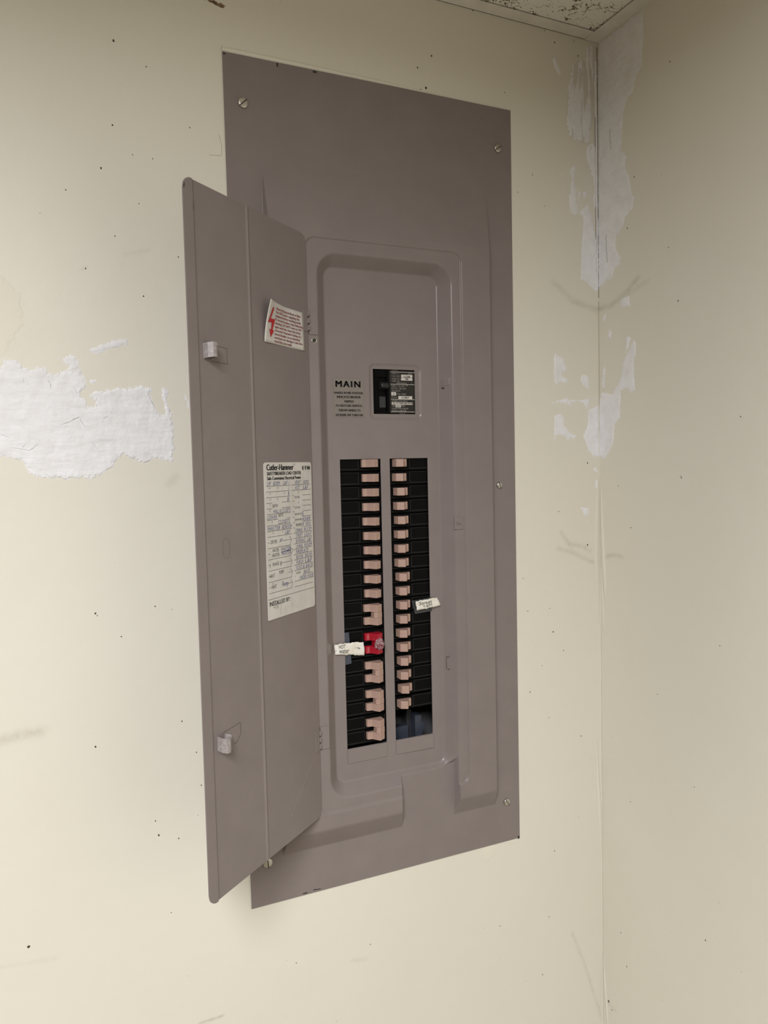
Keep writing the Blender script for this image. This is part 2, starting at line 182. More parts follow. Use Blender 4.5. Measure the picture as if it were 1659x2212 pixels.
M_steel = mat('zinc_screw', (0.56, 0.54, 0.50), 0.36, metal=1.0)
M_steeldark = mat('slot_shade_and_chip', (0.05, 0.045, 0.04), 0.6, metal=0.3)  # one dark colour: painted shade in slots and holes, also real paint chips
def paper_nodes(nt, b):
    n1 = noise(nt, 45, 4); r = ramp(nt, n1.outputs['Fac'], 0.3, (0.60, 0.575, 0.54), 0.7, (0.69, 0.665, 0.63))
    nt.links.new(r.outputs[0], b.inputs['Base Color'])
    n2 = noise(nt, 60, 2, 0.5, (1, 1, .25)); bump(nt, b, n2.outputs['Fac'], 0.25, 0.003)
M_paper = mat('glossy_label_paper', (0.65, 0.63, 0.6), 0.4, build=paper_nodes)
M_tapepaper = mat('white_tape_paper', (0.80, 0.775, 0.71), 0.55, build=lambda nt, b: nt.links.new(ramp(nt, noise(nt, 70, 4).outputs['Fac'], 0.3, (0.70, 0.65, 0.54), 0.6, (0.84, 0.82, 0.77)).outputs[0], b.inputs['Base Color']))
M_greytape = mat('grey_tape', (0.045, 0.045, 0.05), 0.4)
M_bluetape = mat('slate_blue_tape', (0.050, 0.060, 0.085), 0.4)
M_clear = mat('frosted_sticker', (0.225, 0.198, 0.178), 0.5)
M_ink = mat('black_ink', (0.012, 0.011, 0.012), 0.5)
M_print = mat('grey_form_ink', (0.07, 0.065, 0.06), 0.5)
M_pen = mat('blue_pen_ink', (0.10, 0.11, 0.25), 0.5)
M_pencil = mat('pencil', (0.30, 0.29, 0.28), 0.6)
M_redink = mat('red_ink', (0.50, 0.012, 0.02), 0.5)
M_rosetext = mat('dark_red_ink', (0.32, 0.06, 0.075), 0.5)
M_white = mat('white_ink', (0.62, 0.58, 0.54), 0.5)
M_dimwhite = mat('dim_white_ink', (0.22, 0.19, 0.17), 0.5)
def trim_nodes(nt, b):
    n1 = noise(nt, 30, 4, 0.6, (1, 1, 1)); r = ramp(nt, n1.outputs['Fac'], 0.3, (0.74, 0.70, 0.64), 0.65, (0.84, 0.81, 0.76))
    nt.links.new(r.outputs[0], b.inputs['Base Color'])
M_trim = mat('white_metal_angle', (0.7, 0.67, 0.6), 0.4, build=trim_nodes)
def tile_nodes(nt, b):
    tc = N(nt, 'ShaderNodeTexCoord')
    vo = N(nt, 'ShaderNodeTexVoronoi'); vo.inputs['Scale'].default_value = 300; vo.inputs['Randomness'].default_value = 0.7
    nt.links.new(tc.outputs['Object'], vo.inputs['Vector'])
    big = noise(nt, 40, 2)
    thr = N(nt, 'ShaderNodeMath', operation='MULTIPLY_ADD'); thr.inputs[1].default_value = 0.8; thr.inputs[2].default_value = -0.20
    nt.links.new(big.outputs['Fac'], thr.inputs[0])
    pin = N(nt, 'ShaderNodeMath', operation='LESS_THAN'); nt.links.new(vo.outputs['Distance'], pin.inputs[0]); nt.links.new(thr.outputs[0], pin.inputs[1])
    # worm fissures: thin contour of a warped noise, gated
    fn = noise(nt, 46, 3, 0.6); s = N(nt, 'ShaderNodeMath', operation='SUBTRACT'); s.inputs[1].default_value = 0.5
    nt.links.new(fn.outputs['Fac'], s.inputs[0]); ab = N(nt, 'ShaderNodeMath', operation='ABSOLUTE'); nt.links.new(s.outputs[0], ab.inputs[0])
    lt = N(nt, 'ShaderNodeMath', operation='LESS_THAN'); lt.inputs[1].default_value = 0.016; nt.links.new(ab.outputs[0], lt.inputs[0])
    g = noise(nt, 28, 2); gg = N(nt, 'ShaderNodeMath', operation='GREATER_THAN'); gg.inputs[1].default_value = 0.54; nt.links.new(g.outputs['Fac'], gg.inputs[0])
    an = N(nt, 'ShaderNodeMath', operation='MULTIPLY'); nt.links.new(lt.outputs[0], an.inputs[0]); nt.links.new(gg.outputs[0], an.inputs[1])
    mx = N(nt, 'ShaderNodeMath', operation='MAXIMUM'); nt.links.new(pin.outputs[0], mx.inputs[0]); nt.links.new(an.outputs[0], mx.inputs[1])
    c = mixc(nt, mx.outputs[0], (0.88, 0.86, 0.79), (0.20, 0.165, 0.12))
    nt.links.new(c, b.inputs['Base Color'])
    iv = N(nt, 'ShaderNodeMath', operation='SUBTRACT'); iv.inputs[0].default_value = 1.0; nt.links.new(mx.outputs[0], iv.inputs[1])
    bump(nt, b, iv.outputs[0], 0.6, 0.003)
M_tile = mat('fissured_mineral_tile', (0.75, 0.72, 0.65), 0.9, spec=0.1, build=tile_nodes)
M_far = mat('far_wall_paint', (0.50, 0.455, 0.36), 0.6)
M_floor = mat('vinyl_floor', (0.34, 0.31, 0.26), 0.4, build=lambda nt, b: nt.links.new(ramp(nt, noise(nt, 6, 5).outputs['Fac'], 0.3, (0.27, 0.22, 0.155), 0.7, (0.33, 0.275, 0.20)).outputs[0], b.inputs['Base Color']))
def lamp_nodes(nt, b):
    b.inputs['Emission Color'].default_value = (*LAMP_COLOR, 1); b.inputs['Emission Strength'].default_value = 1.5
M_lamp = mat('lit_diffuser', (0.9, 0.9, 0.9), 0.5, build=lamp_nodes)

# ---------------------------------------------------------------- mesh helpers
class MB:
    def __init__(self): self.v = []; self.f = []; self.m = []
    def add(self, verts, faces, mi=0):
        b = len(self.v); self.v += [tuple(p) for p in verts]
        self.f += [tuple(i + b for i in f) for f in faces]; self.m += [mi] * len(faces); return self
    def quad(self, a, b, c, d, mi=0): return self.add((a, b, c, d), ((0, 1, 2, 3),), mi)
    def box(self, x0, x1, y0, y1, z0, z1, bev=0.0, mi=0, seg=1):
        bm = bmesh.new(); bmesh.ops.create_cube(bm, size=1.0)
        for v in bm.verts:
            v.co = ((x0 + x1) / 2 + v.co.x * (x1 - x0), (y0 + y1) / 2 + v.co.y * (y1 - y0), (z0 + z1) / 2 + v.co.z * (z1 - z0))
        if bev: bmesh.ops.bevel(bm, geom=list(bm.edges), offset=bev, segments=seg, profile=0.5, affect='EDGES')
        bm.verts.index_update()
        self.add([v.co[:] for v in bm.verts], [[v.index for v in f.verts] for f in bm.faces], mi); bm.free(); return self
    def prism(self, poly, z0, z1, bev=0.0, mi=0):
        """polygon in (x, y) extruded along z"""
        bm = bmesh.new(); n = len(poly)
        a = [bm.verts.new((p[0], p[1], z0)) for p in poly]; b = [bm.verts.new((p[0], p[1], z1)) for p in poly]
        bm.faces.new(a); bm.faces.new(b[::-1])
        for i in range(n): bm.faces.new((a[i], b[i], b[(i + 1) % n], a[(i + 1) % n]))
        bmesh.ops.recalc_face_normals(bm, faces=bm.faces)
        if bev: bmesh.ops.bevel(bm, geom=list(bm.edges), offset=bev, segments=2, profile=0.5, affect='EDGES')
        bm.verts.index_update()
        self.add([v.co[:] for v in bm.verts], [[v.index for v in f.verts] for f in bm.faces], mi); bm.free(); return self
    def mesh(self, name, mats, smooth_=False):
        me = bpy.data.meshes.new(name); me.from_pydata(self.v, [], self.f)
        for m in (mats if isinstance(mats, (list, tuple)) else [mats]): me.materials.append(m)
        if any(self.m): me.polygons.foreach_set('material_index', self.m)
        if smooth_: me.polygons.foreach_set('use_smooth', [True] * len(me.polygons))
        me.update(); return me
    def build(self, name, mats, parent=None, smooth_=False, loc=None):
        return link(name, self.mesh(name, mats, smooth_), parent, loc)
def link(name, me, parent=None, loc=None):
    o = bpy.data.objects.new(name, me); COL.objects.link(o)
    if parent: o.parent = parent
    if loc is not None: o.location = loc
    return o
def tag(o, label=None, cat=None, group=None, kind=None):
    if label: o['label'] = label
    if cat: o['category'] = cat
    if group: o['group'] = group
    if kind: o['kind'] = kind
    return o
def empty(name, loc): 
    o = bpy.data.objects.new(name, None); COL.objects.link(o); o.location = loc; o.empty_display_size = 0.02; return o
def gridmesh(name, P, keep=None):
    """P: (nz, nx, 3) points; keep: (nz-1, nx-1) bool"""
    nz, nx = P.shape[:2]; idx = np.arange(nz * nx).reshape(nz, nx)
    q = np.stack([idx[:-1, :-1], idx[:-1, 1:], idx[1:, 1:], idx[1:, :-1]], -1)
    q = q[keep] if keep is not None else q.reshape(-1, 4)
    used = np.unique(q); remap = -np.ones(nz * nx, int); remap[used] = np.arange(len(used)); q = remap[q]
    V = P.reshape(-1, 3)[used]
    me = bpy.data.meshes.new(name)
    me.vertices.add(len(V)); me.vertices.foreach_set('co', V.astype(np.float32).ravel())
    me.loops.add(q.size); me.loops.foreach_set('vertex_index', q.astype(np.int32).ravel())
    me.polygons.add(len(q)); me.polygons.foreach_set('loop_start', np.arange(0, q.size, 4, dtype=np.int32)); me.polygons.foreach_set('loop_total', np.full(len(q), 4, dtype=np.int32))
    me.update(calc_edges=True); me.validate(); return me, used
def lines(*segs):
    """concatenate (a, b, step) ranges into one sorted coordinate list"""
    out = []
    for a, b, s in segs: out += list(np.linspace(a, b, max(2, int(round((b - a) / s)) + 1)))
    return np.unique(np.round(out, 6))

# ---------------------------------------------------------------- text
def text2d(body, shear=0.0, bold=0.0, space=1.0):
    cu = bpy.data.curves.new('t', 'FONT'); cu.body = body; cu.size = 1.0; cu.shear = shear; cu.offset = bold; cu.space_character = space
    cu.resolution_u = 2
    ob = bpy.data.objects.new('t', cu); me = ob.to_mesh()
    v = np.array([p.co[:2] for p in me.vertices]) if len(me.vertices) else np.zeros((0, 2)); f = [tuple(p.vertices) for p in me.polygons]
    ob.to_mesh_clear(); bpy.data.objects.remove(ob); bpy.data.curves.remove(cu)
    return v, f
class Print:
    """flat lettering and rules collected in 2-D (a right, b up) and laid on a surface by a mapping"""
    def __init__(self): self.v = []; self.f = []; self.m = []
    def raw(self, v, f, mi=0):
        b = len(self.v); self.v += [tuple(p) for p in v]; self.f += [tuple(i + b for i in q) for q in f]; self.m += [mi] * len(f)
    def text(self, body, a0, b0, a1, b1, mi=0, shear=0.0, bold=0.0, rot=0.0, space=1.0, heavy=0.0):
        if heavy:
            for dx in (-heavy, heavy): self.text(body, a0 + dx, b0, a1 + dx, b1, mi, shear, bold, rot, space)
        v, f = text2d(body, shear, bold, space)
        if len(v) == 0: return
        lo, hi = v.min(0), v.max(0); t = (v - lo) / np.maximum(hi - lo, 1e-6)
        w, h = a1 - a0, b1 - b0
        p = np.c_[(t[:, 0] - .5) * w, (t[:, 1] - .5) * h]
        c, s = math.cos(rot), math.sin(rot); p = np.c_[p[:, 0] * c - p[:, 1] * s, p[:, 0] * s + p[:, 1] * c]
        self.raw(p + np.array([(a0 + a1) / 2, (b0 + b1) / 2]), f, mi)
    def rect(self, a0, b0, a1, b1, mi=0): self.raw(((a0, b0), (a1, b0), (a1, b1), (a0, b1)), ((0, 1, 2, 3),), mi)
    def stroke(self, pts, w, mi=0):
        for (x0, y0), (x1, y1) in zip(pts[:-1], pts[1:]):
            d = math.hypot(x1 - x0, y1 - y0) or 1e-9; nx, ny = -(y1 - y0) / d * w / 2, (x1 - x0) / d * w / 2
            self.raw(((x0 - nx, y0 - ny), (x1 - nx, y1 - ny), (x1 + nx, y1 + ny), (x0 + nx, y0 + ny)), ((0, 1, 2, 3),), mi)
    def build(self, name, mats, parent, fn):
        mb = MB(); mb.v = [fn(a, b) for a, b in self.v]; mb.f = self.f; mb.m = self.m
        return mb.build(name, mats, parent)

# ---------------------------------------------------------------- ragged patches on walls (marching squares)
def poly_sd(px, py, poly):
    P = np.array(poly); d = np.full(px.shape, 1e9); ins = np.zeros(px.shape, bool)
    for i in range(len(P)):
        a = P[i]; b = P[(i + 1) % len(P)]; e = b - a; L = max(e @ e, 1e-12)
        t = np.clip(((px - a[0]) * e[0] + (py - a[1]) * e[1]) / L, 0, 1)
        d = np.minimum(d, np.hypot(px - a[0] - t * e[0], py - a[1] - t * e[1]))
        c = ((a[1] > py) != (b[1] > py))
        with np.errstate(divide='ignore', invalid='ignore'):
            ins ^= c & (px < (b[0] - a[0]) * (py - a[1]) / (b[1] - a[1]) + a[0])
    return np.where(ins, d, -d)
def patch(name, poly, amp, m, parent, fn, step=0.001, streak=0.0, thick=0.0006, relief=0.0005, seed=1, lim=None):
    P = np.array(poly); lo = P.min(0) - 0.004; hi = P.max(0) + 0.004
    xs = np.arange(lo[0], hi[0] + step, step); ys = np.arange(lo[1], hi[1] + step, step)
    X, Y = np.meshgrid(xs, ys); amp = max(amp * 1.7, 0.8) if amp < 1 else amp
    F = poly_sd(X, Y, poly) + amp * 0.001 * (1.5 * fbm(X * 110, Y * 110, seed) + 2.2 * fbm(X * 430, Y * 430, seed + 5, 4))
    if streak:
        s = fbm(X * 260, Y * 22, seed + 9, 4) + 0.5 * fbm(X * 60, Y * 30, seed + 3, 3)
        F = np.minimum(F, (s + streak) * 0.006)
    if lim is not None:
        F = np.minimum(F, lim(X, Y))
    inside = np.clip(F / 0.0025, 0, 1)
    Hh = thick * inside + relief * inside * (fbm(X * 35, Y * 160, seed + 30, 3) * 0.7 + fbm(X * 140, Y * 90, seed + 21, 3) * 0.6)
    Hh = np.maximum(Hh, 0.00012)
    vid = {}; V = []; faces = []
    def vert(key, x, y, h):
        if key not in vid: vid[key] = len(V); V.append(fn(x, y, h))
        return vid[key]
    ny, nx = F.shape; pos = F > 0
    cnt = pos[:-1, :-1].astype(int) + pos[:-1, 1:] + pos[1:, 1:] + pos[1:, :-1]
    for j, i in zip(*np.nonzero(cnt)):
        cs = ((j, i), (j, i + 1), (j + 1, i + 1), (j + 1, i)); pl = []
        for k in range(4):
            a = cs[k]; b = cs[(k + 1) % 4]
            if pos[a]: pl.append(vert((0,) + a, X[a], Y[a], Hh[a]))
            if pos[a] != pos[b]:
                t = F[a] / (F[a] - F[b]); key = (1,) + (a + b if a < b else b + a)
                pl.append(vert(key, X[a] + t * (X[b] - X[a]), Y[a] + t * (Y[b] - Y[a]), 0.00002))
        if len(pl) >= 3: faces.append(tuple(pl))
    if not faces: return None
    mb = MB(); mb.add(V, faces); return mb.build(name, m, parent, True)
on_back = lambda x, z, h: (x, -h, Z0 + z)
on_right = lambda y, z, h: (XR - h, y, Z0 + z)
def on_right_flip(y, z, h): return (XR - h, y, Z0 + z)
def ridge(name, pts, w, h, m, parent, fn, seg=6):
    """soft bead along a polyline; w, h lists or constants (full width, height)"""
    mb = MB(); n = len(pts); rows = []
    for k, (x, y) in enumerate(pts):
        a = pts[max(k - 1, 0)]; b = pts[min(k + 1, n - 1)]; d = math.hypot(b[0] - a[0], b[1] - a[1]) or 1e-9
        nx, ny = -(b[1] - a[1]) / d, (b[0] - a[0]) / d
        ww = w[k] if isinstance(w, (list, tuple)) else w; hh = h[k] if isinstance(h, (list, tuple)) else h
        rows.append([fn(x + nx * ww * (t - .5), y + ny * ww * (t - .5), max(0.00005, hh * math.sin(math.pi * t) ** 1.2)) for t in [i / seg for i in range(seg + 1)]])
    V = [p for r in rows for p in r]; F = []
    for k in range(n - 1):
        for i in range(seg): a = k * (seg + 1) + i; F.append((a, a + 1, a + seg + 2, a + seg + 1))
    mb.add(V, F); return mb.build(name, m, parent, True)
def wiggle(pts, n, amp, seed):
    """resample a polyline to n points with small sideways noise"""
    P = np.array(pts); L = np.r_[0, np.cumsum(np.hypot(*np.diff(P, axis=0).T))]; t = np.linspace(0, L[-1], n)
    x = np.interp(t, L, P[:, 0]); y = np.interp(t, L, P[:, 1]); k = np.arange(n)
    return [(float(a + amp * e), float(b)) for a, b, e in zip(x, y, fbm(k * .37, k * 0.0 + 3.1, seed, 3))]

# ================================================================ room shell
def scuff_field(A, B, strokes):
    F = np.zeros(A.shape)
    for pts, w, s in strokes:
        for (x0, y0), (x1, y1) in zip(pts[:-1], pts[1:]):
            e = np.array([x1 - x0, y1 - y0]); L = e @ e
            t = np.clip(((A - x0) * e[0] + (B - y0) * e[1]) / L, 0, 1)
            d = np.hypot(A - x0 - t * e[0], B - y0 - t * e[1])
            F = np.maximum(F, 0.62 * s * np.exp(-(d / (0.75 * w)) ** 2))
    return F
def wall_grid(name, xs, zs, fn, strokes, keep=None):
    X, Zz = np.meshgrid(xs, zs)
    P = fn(X, Zz); me, used = gridmesh(name, P, keep(X, Zz) if keep else None)
    at = me.attributes.new('scuff', 'FLOAT', 'POINT'); at.data.foreach_set('value', scuff_field(X, Zz, strokes).ravel()[used].astype(np.float32))
    me.materials.append(M_wall); me.polygons.foreach_set('use_smooth', [True] * len(me.polygons))
    return tag(link(name, me), kind='structure')
HOLE = (0.03, 0.37, 0.03, 0.995)
zl = lines((-Z0, -0.42, 0.2), (-0.42, D_Zc, 0.0028)); zl = np.unique(np.r_[zl, HOLE[2], HOLE[3], D_Zc + 0.12])
xl = lines((XL, -0.34, 0.25), (-0.34, XR, 0.0028)); xl = np.unique(np.r_[xl, HOLE[0], HOLE[1]])
def keep_back(X, Z):
    cx = (X[:-1, :-1] + X[:-1, 1:]) / 2; cz = (Z[:-1, :-1] + Z[1:, :-1]) / 2
    return ~((cx > HOLE[0]) & (cx < HOLE[1]) & (cz > HOLE[2]) & (cz < HOLE[3]))
wall_back = wall_grid('wall_back', xl, zl, lambda X, Z: np.stack([X, 0 * X, Z + Z0], -1), D_scuffs, keep_back)
yl = lines((YF, -0.36, 0.25), (-0.36, 0.0, 0.0028))
wall_right = wall_grid('wall_right', yl, zl, lambda Y, Z: np.stack([0 * Y + XR, Y, Z + Z0], -1), D_rscuffs)
mb = MB(); mb.quad((XL, YF, 0), (XL, 0, 0), (XL, 0, CEIL + .12), (XL, YF, CEIL + .12)); tag(mb.build('wall_left', M_far), kind='structure')
mb = MB(); mb.quad((XR, YF, 0), (XL, YF, 0), (XL, YF, CEIL + .12), (XR, YF, CEIL + .12)); tag(mb.build('wall_front', M_far), kind='structure')
mb = MB(); mb.quad((XL, YF, 0), (XR, YF, 0), (XR, 0, 0), (XL, 0, 0)); tag(mb.build('floor', M_floor), kind='structure')

# suspended ceiling: deck, wall angles, tees, tiles
mb = MB(); mb.quad((XL, YF, CEIL + .12), (XL, 0, CEIL + .12), (XR, 0, CEIL + .12), (XR, YF, CEIL + .12)); ceiling = tag(mb.build('ceiling', M_inmetal), kind='structure')
TW, TD = 0.61, 1.22      # tile module
ax = [LAMP_X + 2.5 * TW - TW * k for k in range(9)]; ay = [LAMP_Y + 1.5 * TD - TD * k for k in range(5)]
mb = MB(); mb.box(XL, XR, -0.0206, 0, CEIL, CEIL + .0008); mb.box(XL, XR, -.0008, 0, CEIL, CEIL + .025); tag(mb.build('trim_1', M_trim), kind='structure')
mb = MB(); mb.box(XR - 0.0229, XR, YF, -0.0005, CEIL - .0006, CEIL + .0003); mb.box(XR - .0008, XR, YF, -0.0005, CEIL, CEIL + .025); tag(mb.build('trim_2', M_trim), kind='structure')
mb = MB(); mb.box(XL, XL + 0.022, YF, 0, CEIL, CEIL + .001); tag(mb.build('trim_3', M_trim), kind='structure')
mb = MB(); mb.box(XL, XR, YF, YF + .022, CEIL, CEIL + .001); tag(mb.build('trim_4', M_trim), kind='structure')
for x in ax[1:]:
    if x > XL + .05: mb = MB(); mb.box(x - .012, x + .012, YF, 0, CEIL + .0002, CEIL + .0012); mb.box(x - .001, x + .001, YF, 0, CEIL, CEIL + .03); mb.build('ceiling_tee', M_trim, ceiling)
for y in ay[1:]:                                   # cross tees
    if y > YF + .05: mb = MB(); mb.box(XL, XR, y - .012, y + .012, CEIL + .0002, CEIL + .0012); mb.build('ceiling_tee', M_trim, ceiling)
lamp_cell = None
for i in range(len(ax)):
    for j in range(len(ay)):
        x1 = min(ax[i] - .003, XR - .004); x0 = max(ax[i] - TW + .003, XL + .004); y1 = min(ay[j] - .003, -.004); y0 = max(ay[j] - TD + .003, YF + .004)
        if x1 - x0 < .05 or y1 - y0 < .05: continue
        if x0 < LAMP_X < x1 and y0 < LAMP_Y < y1 and lamp_cell is None:
            lamp_cell = (x0, x1, y0, y1); continue
        mb = MB(); mb.box(x0, x1, y0, y1, CEIL + .0022, CEIL + .017, 0.0); mb.build('ceiling_tile', M_tile, ceiling)
# lay-in fluorescent troffer
x0, x1, y0, y1 = lamp_cell
lt = tag(empty('ceiling_light', ((x0 + x1) / 2, (y0 + y1) / 2, CEIL)), 'white lay-in fluorescent troffer with a lit diffuser in the tile ceiling', 'ceiling light')
hx_, hy_ = (x1 - x0) / 2, (y1 - y0) / 2
mb = MB(); 
for a in ((-hx_, hx_, -hy_, -hy_ + .03), (-hx_, hx_, hy_ - .03, hy_), (-hx_, -hx_ + .03, -hy_ + .03, hy_ - .03), (hx_ - .03, hx_, -hy_ + .03, hy_ - .03)): mb.box(*a, .0015, .012)
mb.box(-hx_, hx_, -hy_, hy_, .06, .09); mb.build('housing', M_trim, lt)
mb = MB(); mb.quad((-hx_ + .03, hy_ - .03, .006), (hx_ - .03, hy_ - .03, .006), (hx_ - .03, -hy_ + .03, .006), (-hx_ + .03, -hy_ + .03, .006)); mb.build('diffuser', M_lamp, lt); lamp_o.parent = lt; lamp_o.location = (0, 0, .004)

# plaster repairs, chips, specks, cracks on the walls
for k, (nm, poly, amp) in enumerate(D_back):
    thin = nm in ('streak', 'band', 'rag1')
    kw = dict(streak={'streak': 0.22, 'band': 0.5, 'rag1': 0.3}.get(nm, 0.0), thick=0.0006, relief=0.0001 if thin else 0.0004, seed=11 + k)
    if nm == 'big': kw.update(step=0.00065, thick=0.0008, relief=0.0008)
    if nm in ('smear', 'edge', 'isl', 'tear', 'A', 'B', 'C', 'Dd', 'G', 'H', 'I'): kw.update(step=0.0006)
    patch('plaster_patch', poly, amp, M_plaster, wall_back, on_back, **kw)
    if nm == 'streak': patch('thin_plaster_smear', poly, 1.2, M_thin, wall_back, on_back, streak=0.55, thick=0.00025, relief=0.0, seed=91)
for k, (nm, poly, amp) in enumerate(D_right):
    patch('plaster_patch', poly, amp, M_plaster, wall_right, on_right_flip, step=0.0008 if nm == 'R1' else 0.0006, seed=41 + k, thick=0.0006, relief=0.0004)
for nm, poly, amp in D_chips: patch('paint_chip', poly, amp, M_chip, wall_back, on_back, step=0.0006, seed=71, thick=.0003, relief=.0001)
for nm, poly, amp in D_ypatch: patch('old_paint_patch', poly, amp, M_oldpaint, wall_back, on_back, step=0.0008, seed=73, thick=.00025, relief=.0001)
def specks(data, fn, parent):
    mb = MB(); r_ = random.Random(3)
    for x, z, r in data:
        r *= 0.00085; n = 7; a0 = r_.random() * 6
        ring = [(x + r * r_.uniform(.6, 1.15) * math.cos(a0 + i * 2 * math.pi / n), z + r * r_.uniform(.7, 1.5) * math.sin(a0 + i * 2 * math.pi / n)) for i in range(n)]
        mb.add([fn(x, z, .0006)] + [fn(p, q, .0002) for p, q in ring], [(0, i + 1, (i + 1) % n + 1) for i in range(n)])
    return tag(mb.build('dirt_specks', M_speck, parent), kind='stuff')
specks(D_specks, on_back, wall_back); specks(D_rspecks, on_right, wall_right)
# cracks down the corner joint and the bulging joint tape
ridge('corner_crack', wiggle([(XR - .0006, 1.150), (XR - .0004, .79)], 60, .0006, 5), .0011, .0003, M_crack, wall_back, on_back, 2)
ridge('corner_crack', wiggle([(XR - .0006, .785), (XR - .0004, .58)], 40, .0006, 15), .0009, .0003, M_faint, wall_back, on_back, 2)
ridge('corner_crack', wiggle([(XR - .0052, 1.05), (XR - .0042, .82)], 40, .0006, 8), .0007, .0007, M_crack, wall_back, on_back, 2)
ridge('joint_tape', wiggle([(XR - .0028, 1.13), (XR - .0026, .80)], 50, .0004, 9), .004, .0011, M_plaster, wall_back, on_back)
ridge('joint_tape', [(-.0016, .520), (-.0035, .46), (-.0065, .40), (-.0095, .355), (-.011, .335)], [.002, .007, .010, .008, .002], [.0003, .0016, .0022, .0015, .0002], M_wall, wall_right, on_right)
ridge('joint_tape', [(-.0015, .40), (-.0035, .35), (-.006, .31), (-.0085, .28)], [.002, .004, .004, .001], [.0003, .0010, .0010, .0002], M_wall, wall_right, on_right)
ridge('joint_tape', [(XR - .004, .525), (XR - .005, .46), (XR - .006, .40), (XR - .004, .30)], [.004, .011, .011, .003], [.0004, .0009, .0009, .0002], M_wall, wall_back, on_back)
ridge('joint_tape', [(XR - .010, .12), (XR - .0065, .05), (XR - .0035, .0), (XR - .002, -.06)], [.002, .006, .006, .001], [.0003, .0018, .0018, .0002], M_wall, wall_back, on_back)
ridge('joint_tape', wiggle([(XR - .0012, .30), (XR - .0012, -.33)], 70, .0006, 4), .0025, .0009, M_wall, wall_back, on_back)
ridge('joint_tape', [(-.001, -.22), (-.004, -.26), (-.008, -.30), (-.011, -.34)], [.002, .004, .005, .004], [.0003, .0016, .0016, .001], M_wall, wall_right, on_right)
ridge('paint_ridge', [(0.0, D_H + .0035), (.10, D_H + .0034), (.2, D_H + .0028), (.31, D_H + .0012)], [.007, .0065, .005, .002], [.0016, .0016, .0012, .0004], M_oldpaint, wall_back, on_back)
ridge('hairline_crack', wiggle([(-.008, .939), (-.004, .928), (-.005, .915), (-.020, .914)], 24, .0012, 2), .0006, .0002, M_faint, wall_back, on_back, 2)
M_pcrack = mat('crack_in_plaster', (0.50, 0.49, 0.48), 0.8)
for pts in D_pcracks: ridge('hairline_crack', wiggle(pts, 22, .0010, 6), .0007, .0014, M_pcrack, wall_back, on_back, 2)
for pts in ([(-.0266, 1.0228), (-.0292, .9939)], [(-.0175, .8771), (-.0202, .8366)]):
    ridge('hairline_crack', wiggle(pts, 20, .0030, 12), .0009, .0013, M_pcrack, wall_right, on_right, 2)

# ================================================================ the load centre
panel = tag(empty('breaker_panel', (0, 0, Z0)), 'taupe metal electrical breaker panel set in the wall with its door swung open', 'breaker panel')
H = D_H
D_HAT, D_LEDGE, FLOOR = 0.0135, 0.0025, -0.006
OPL = (0.1357, 0.1930, 0.1770, 0.5570); OPR = (0.2062, 0.2630, 0.1770, 0.5570); OPM = (0.1857, 0.2468, 0.6157, 0.6742)
def sd_rr(x, z, x0, x1, z0, z1, r):
    qx = np.abs(x - (x0 + x1) / 2) - (x1 - x0) / 2 + r; qz = np.abs(z - (z0 + z1) / 2) - (z1 - z0) / 2 + r
    return np.hypot(np.maximum(qx, 0), np.maximum(qz, 0)) + np.minimum(np.maximum(qx, qz), 0) - r
def cover_h(x, z):
    hat = D_HAT * np.clip((0.916 - z) / (0.916 - 0.838), 0, 1)
    hat = smin(hat, 0 * x + D_HAT, 0.0006)
    side = np.minimum((x - 0.0425), (0.3585 - x)) * 3.2
    bot = (z - 0.0590) / (0.0850 - 0.0590) * D_HAT
    h = smin(smin(hat, side, 0.0012), bot, 0.0012)
    h = np.maximum(h, 0) * smooth((h + .0001) / .0006)
    led = sd_rr(x, z, 0.0903, 0.3092, 0.1055, 0.8290, 0.013)
    h = h - D_LEDGE * smooth((0.0007 - led) / 0.0018) * np.clip((h - .001) / .004, 0, 1)
    d = sd_rr(x, z, 0.1195, 0.2808, 0.1345, 0.7985, 0.013)
    ledge_h = D_HAT - D_LEDGE
    wallh = FLOOR + (ledge_h - FLOOR) * d / 0.0145
    dish = smin(smax(wallh, FLOOR + 0 * x, 0.0018), h, 0.0018)
    dish = np.where(d > 0.02, h, dish)
    h = dish
    # finger notch through the bottom of the raised frame
    cap = np.maximum(np.maximum((0.2100 - x) * 3.0, (x - 0.2905) * 3.0), (z - 0.1335) * 0.9)
    h = np.where((z < 0.16) & (x > .19) & (x < .31), np.maximum(smin(h, np.maximum(cap, 0), 0.0012), np.minimum(h, 0)), h)
    m = sd_rr(x, z, 0.1800, 0.2550, 0.6080, 0.6808, 0.008)
    h = h - 0.0018 * smooth((0.0012 - m) / 0.004)
    # punched catch dimple and keeper dimple
    h = h + 0.0016 * smooth((0.0042 - np.maximum(np.abs(x - .2880), np.abs(z - .6583) * .75)) / .0015)
    return h
xs = lines((0, 0.04, .004), (0.04, 0.052, .0008), (0.052, .088, .004), (.088, .128, .0009), (.128, .176, .004), (.176, .186, .001), (.186, .2, .003), (.2, .214, .0008), (.214, .25, .004), (.25, .258, .001), (.258, .272, .003), (.272, .3125, .0008), (.3125, .35, .004), (.35, .361, .0008), (.361, .4, .004))
zs = lines((0, .054, .004), (.054, .0885, .0012), (.0885, .1, .002), (.1, .142, .0009), (.142, .6, .004), (.6, .618, .001), (.618, .65, .004), (.65, .666, .001), (.666, .686, .001), (.686, .785, .004), (.785, .842, .0009), (.842, .92, .003), (.92, H, .006))
def snap(a, vals):
    a = a.copy()
    for v in vals: a[np.argmin(np.abs(a - v))] = v
    return np.unique(a)
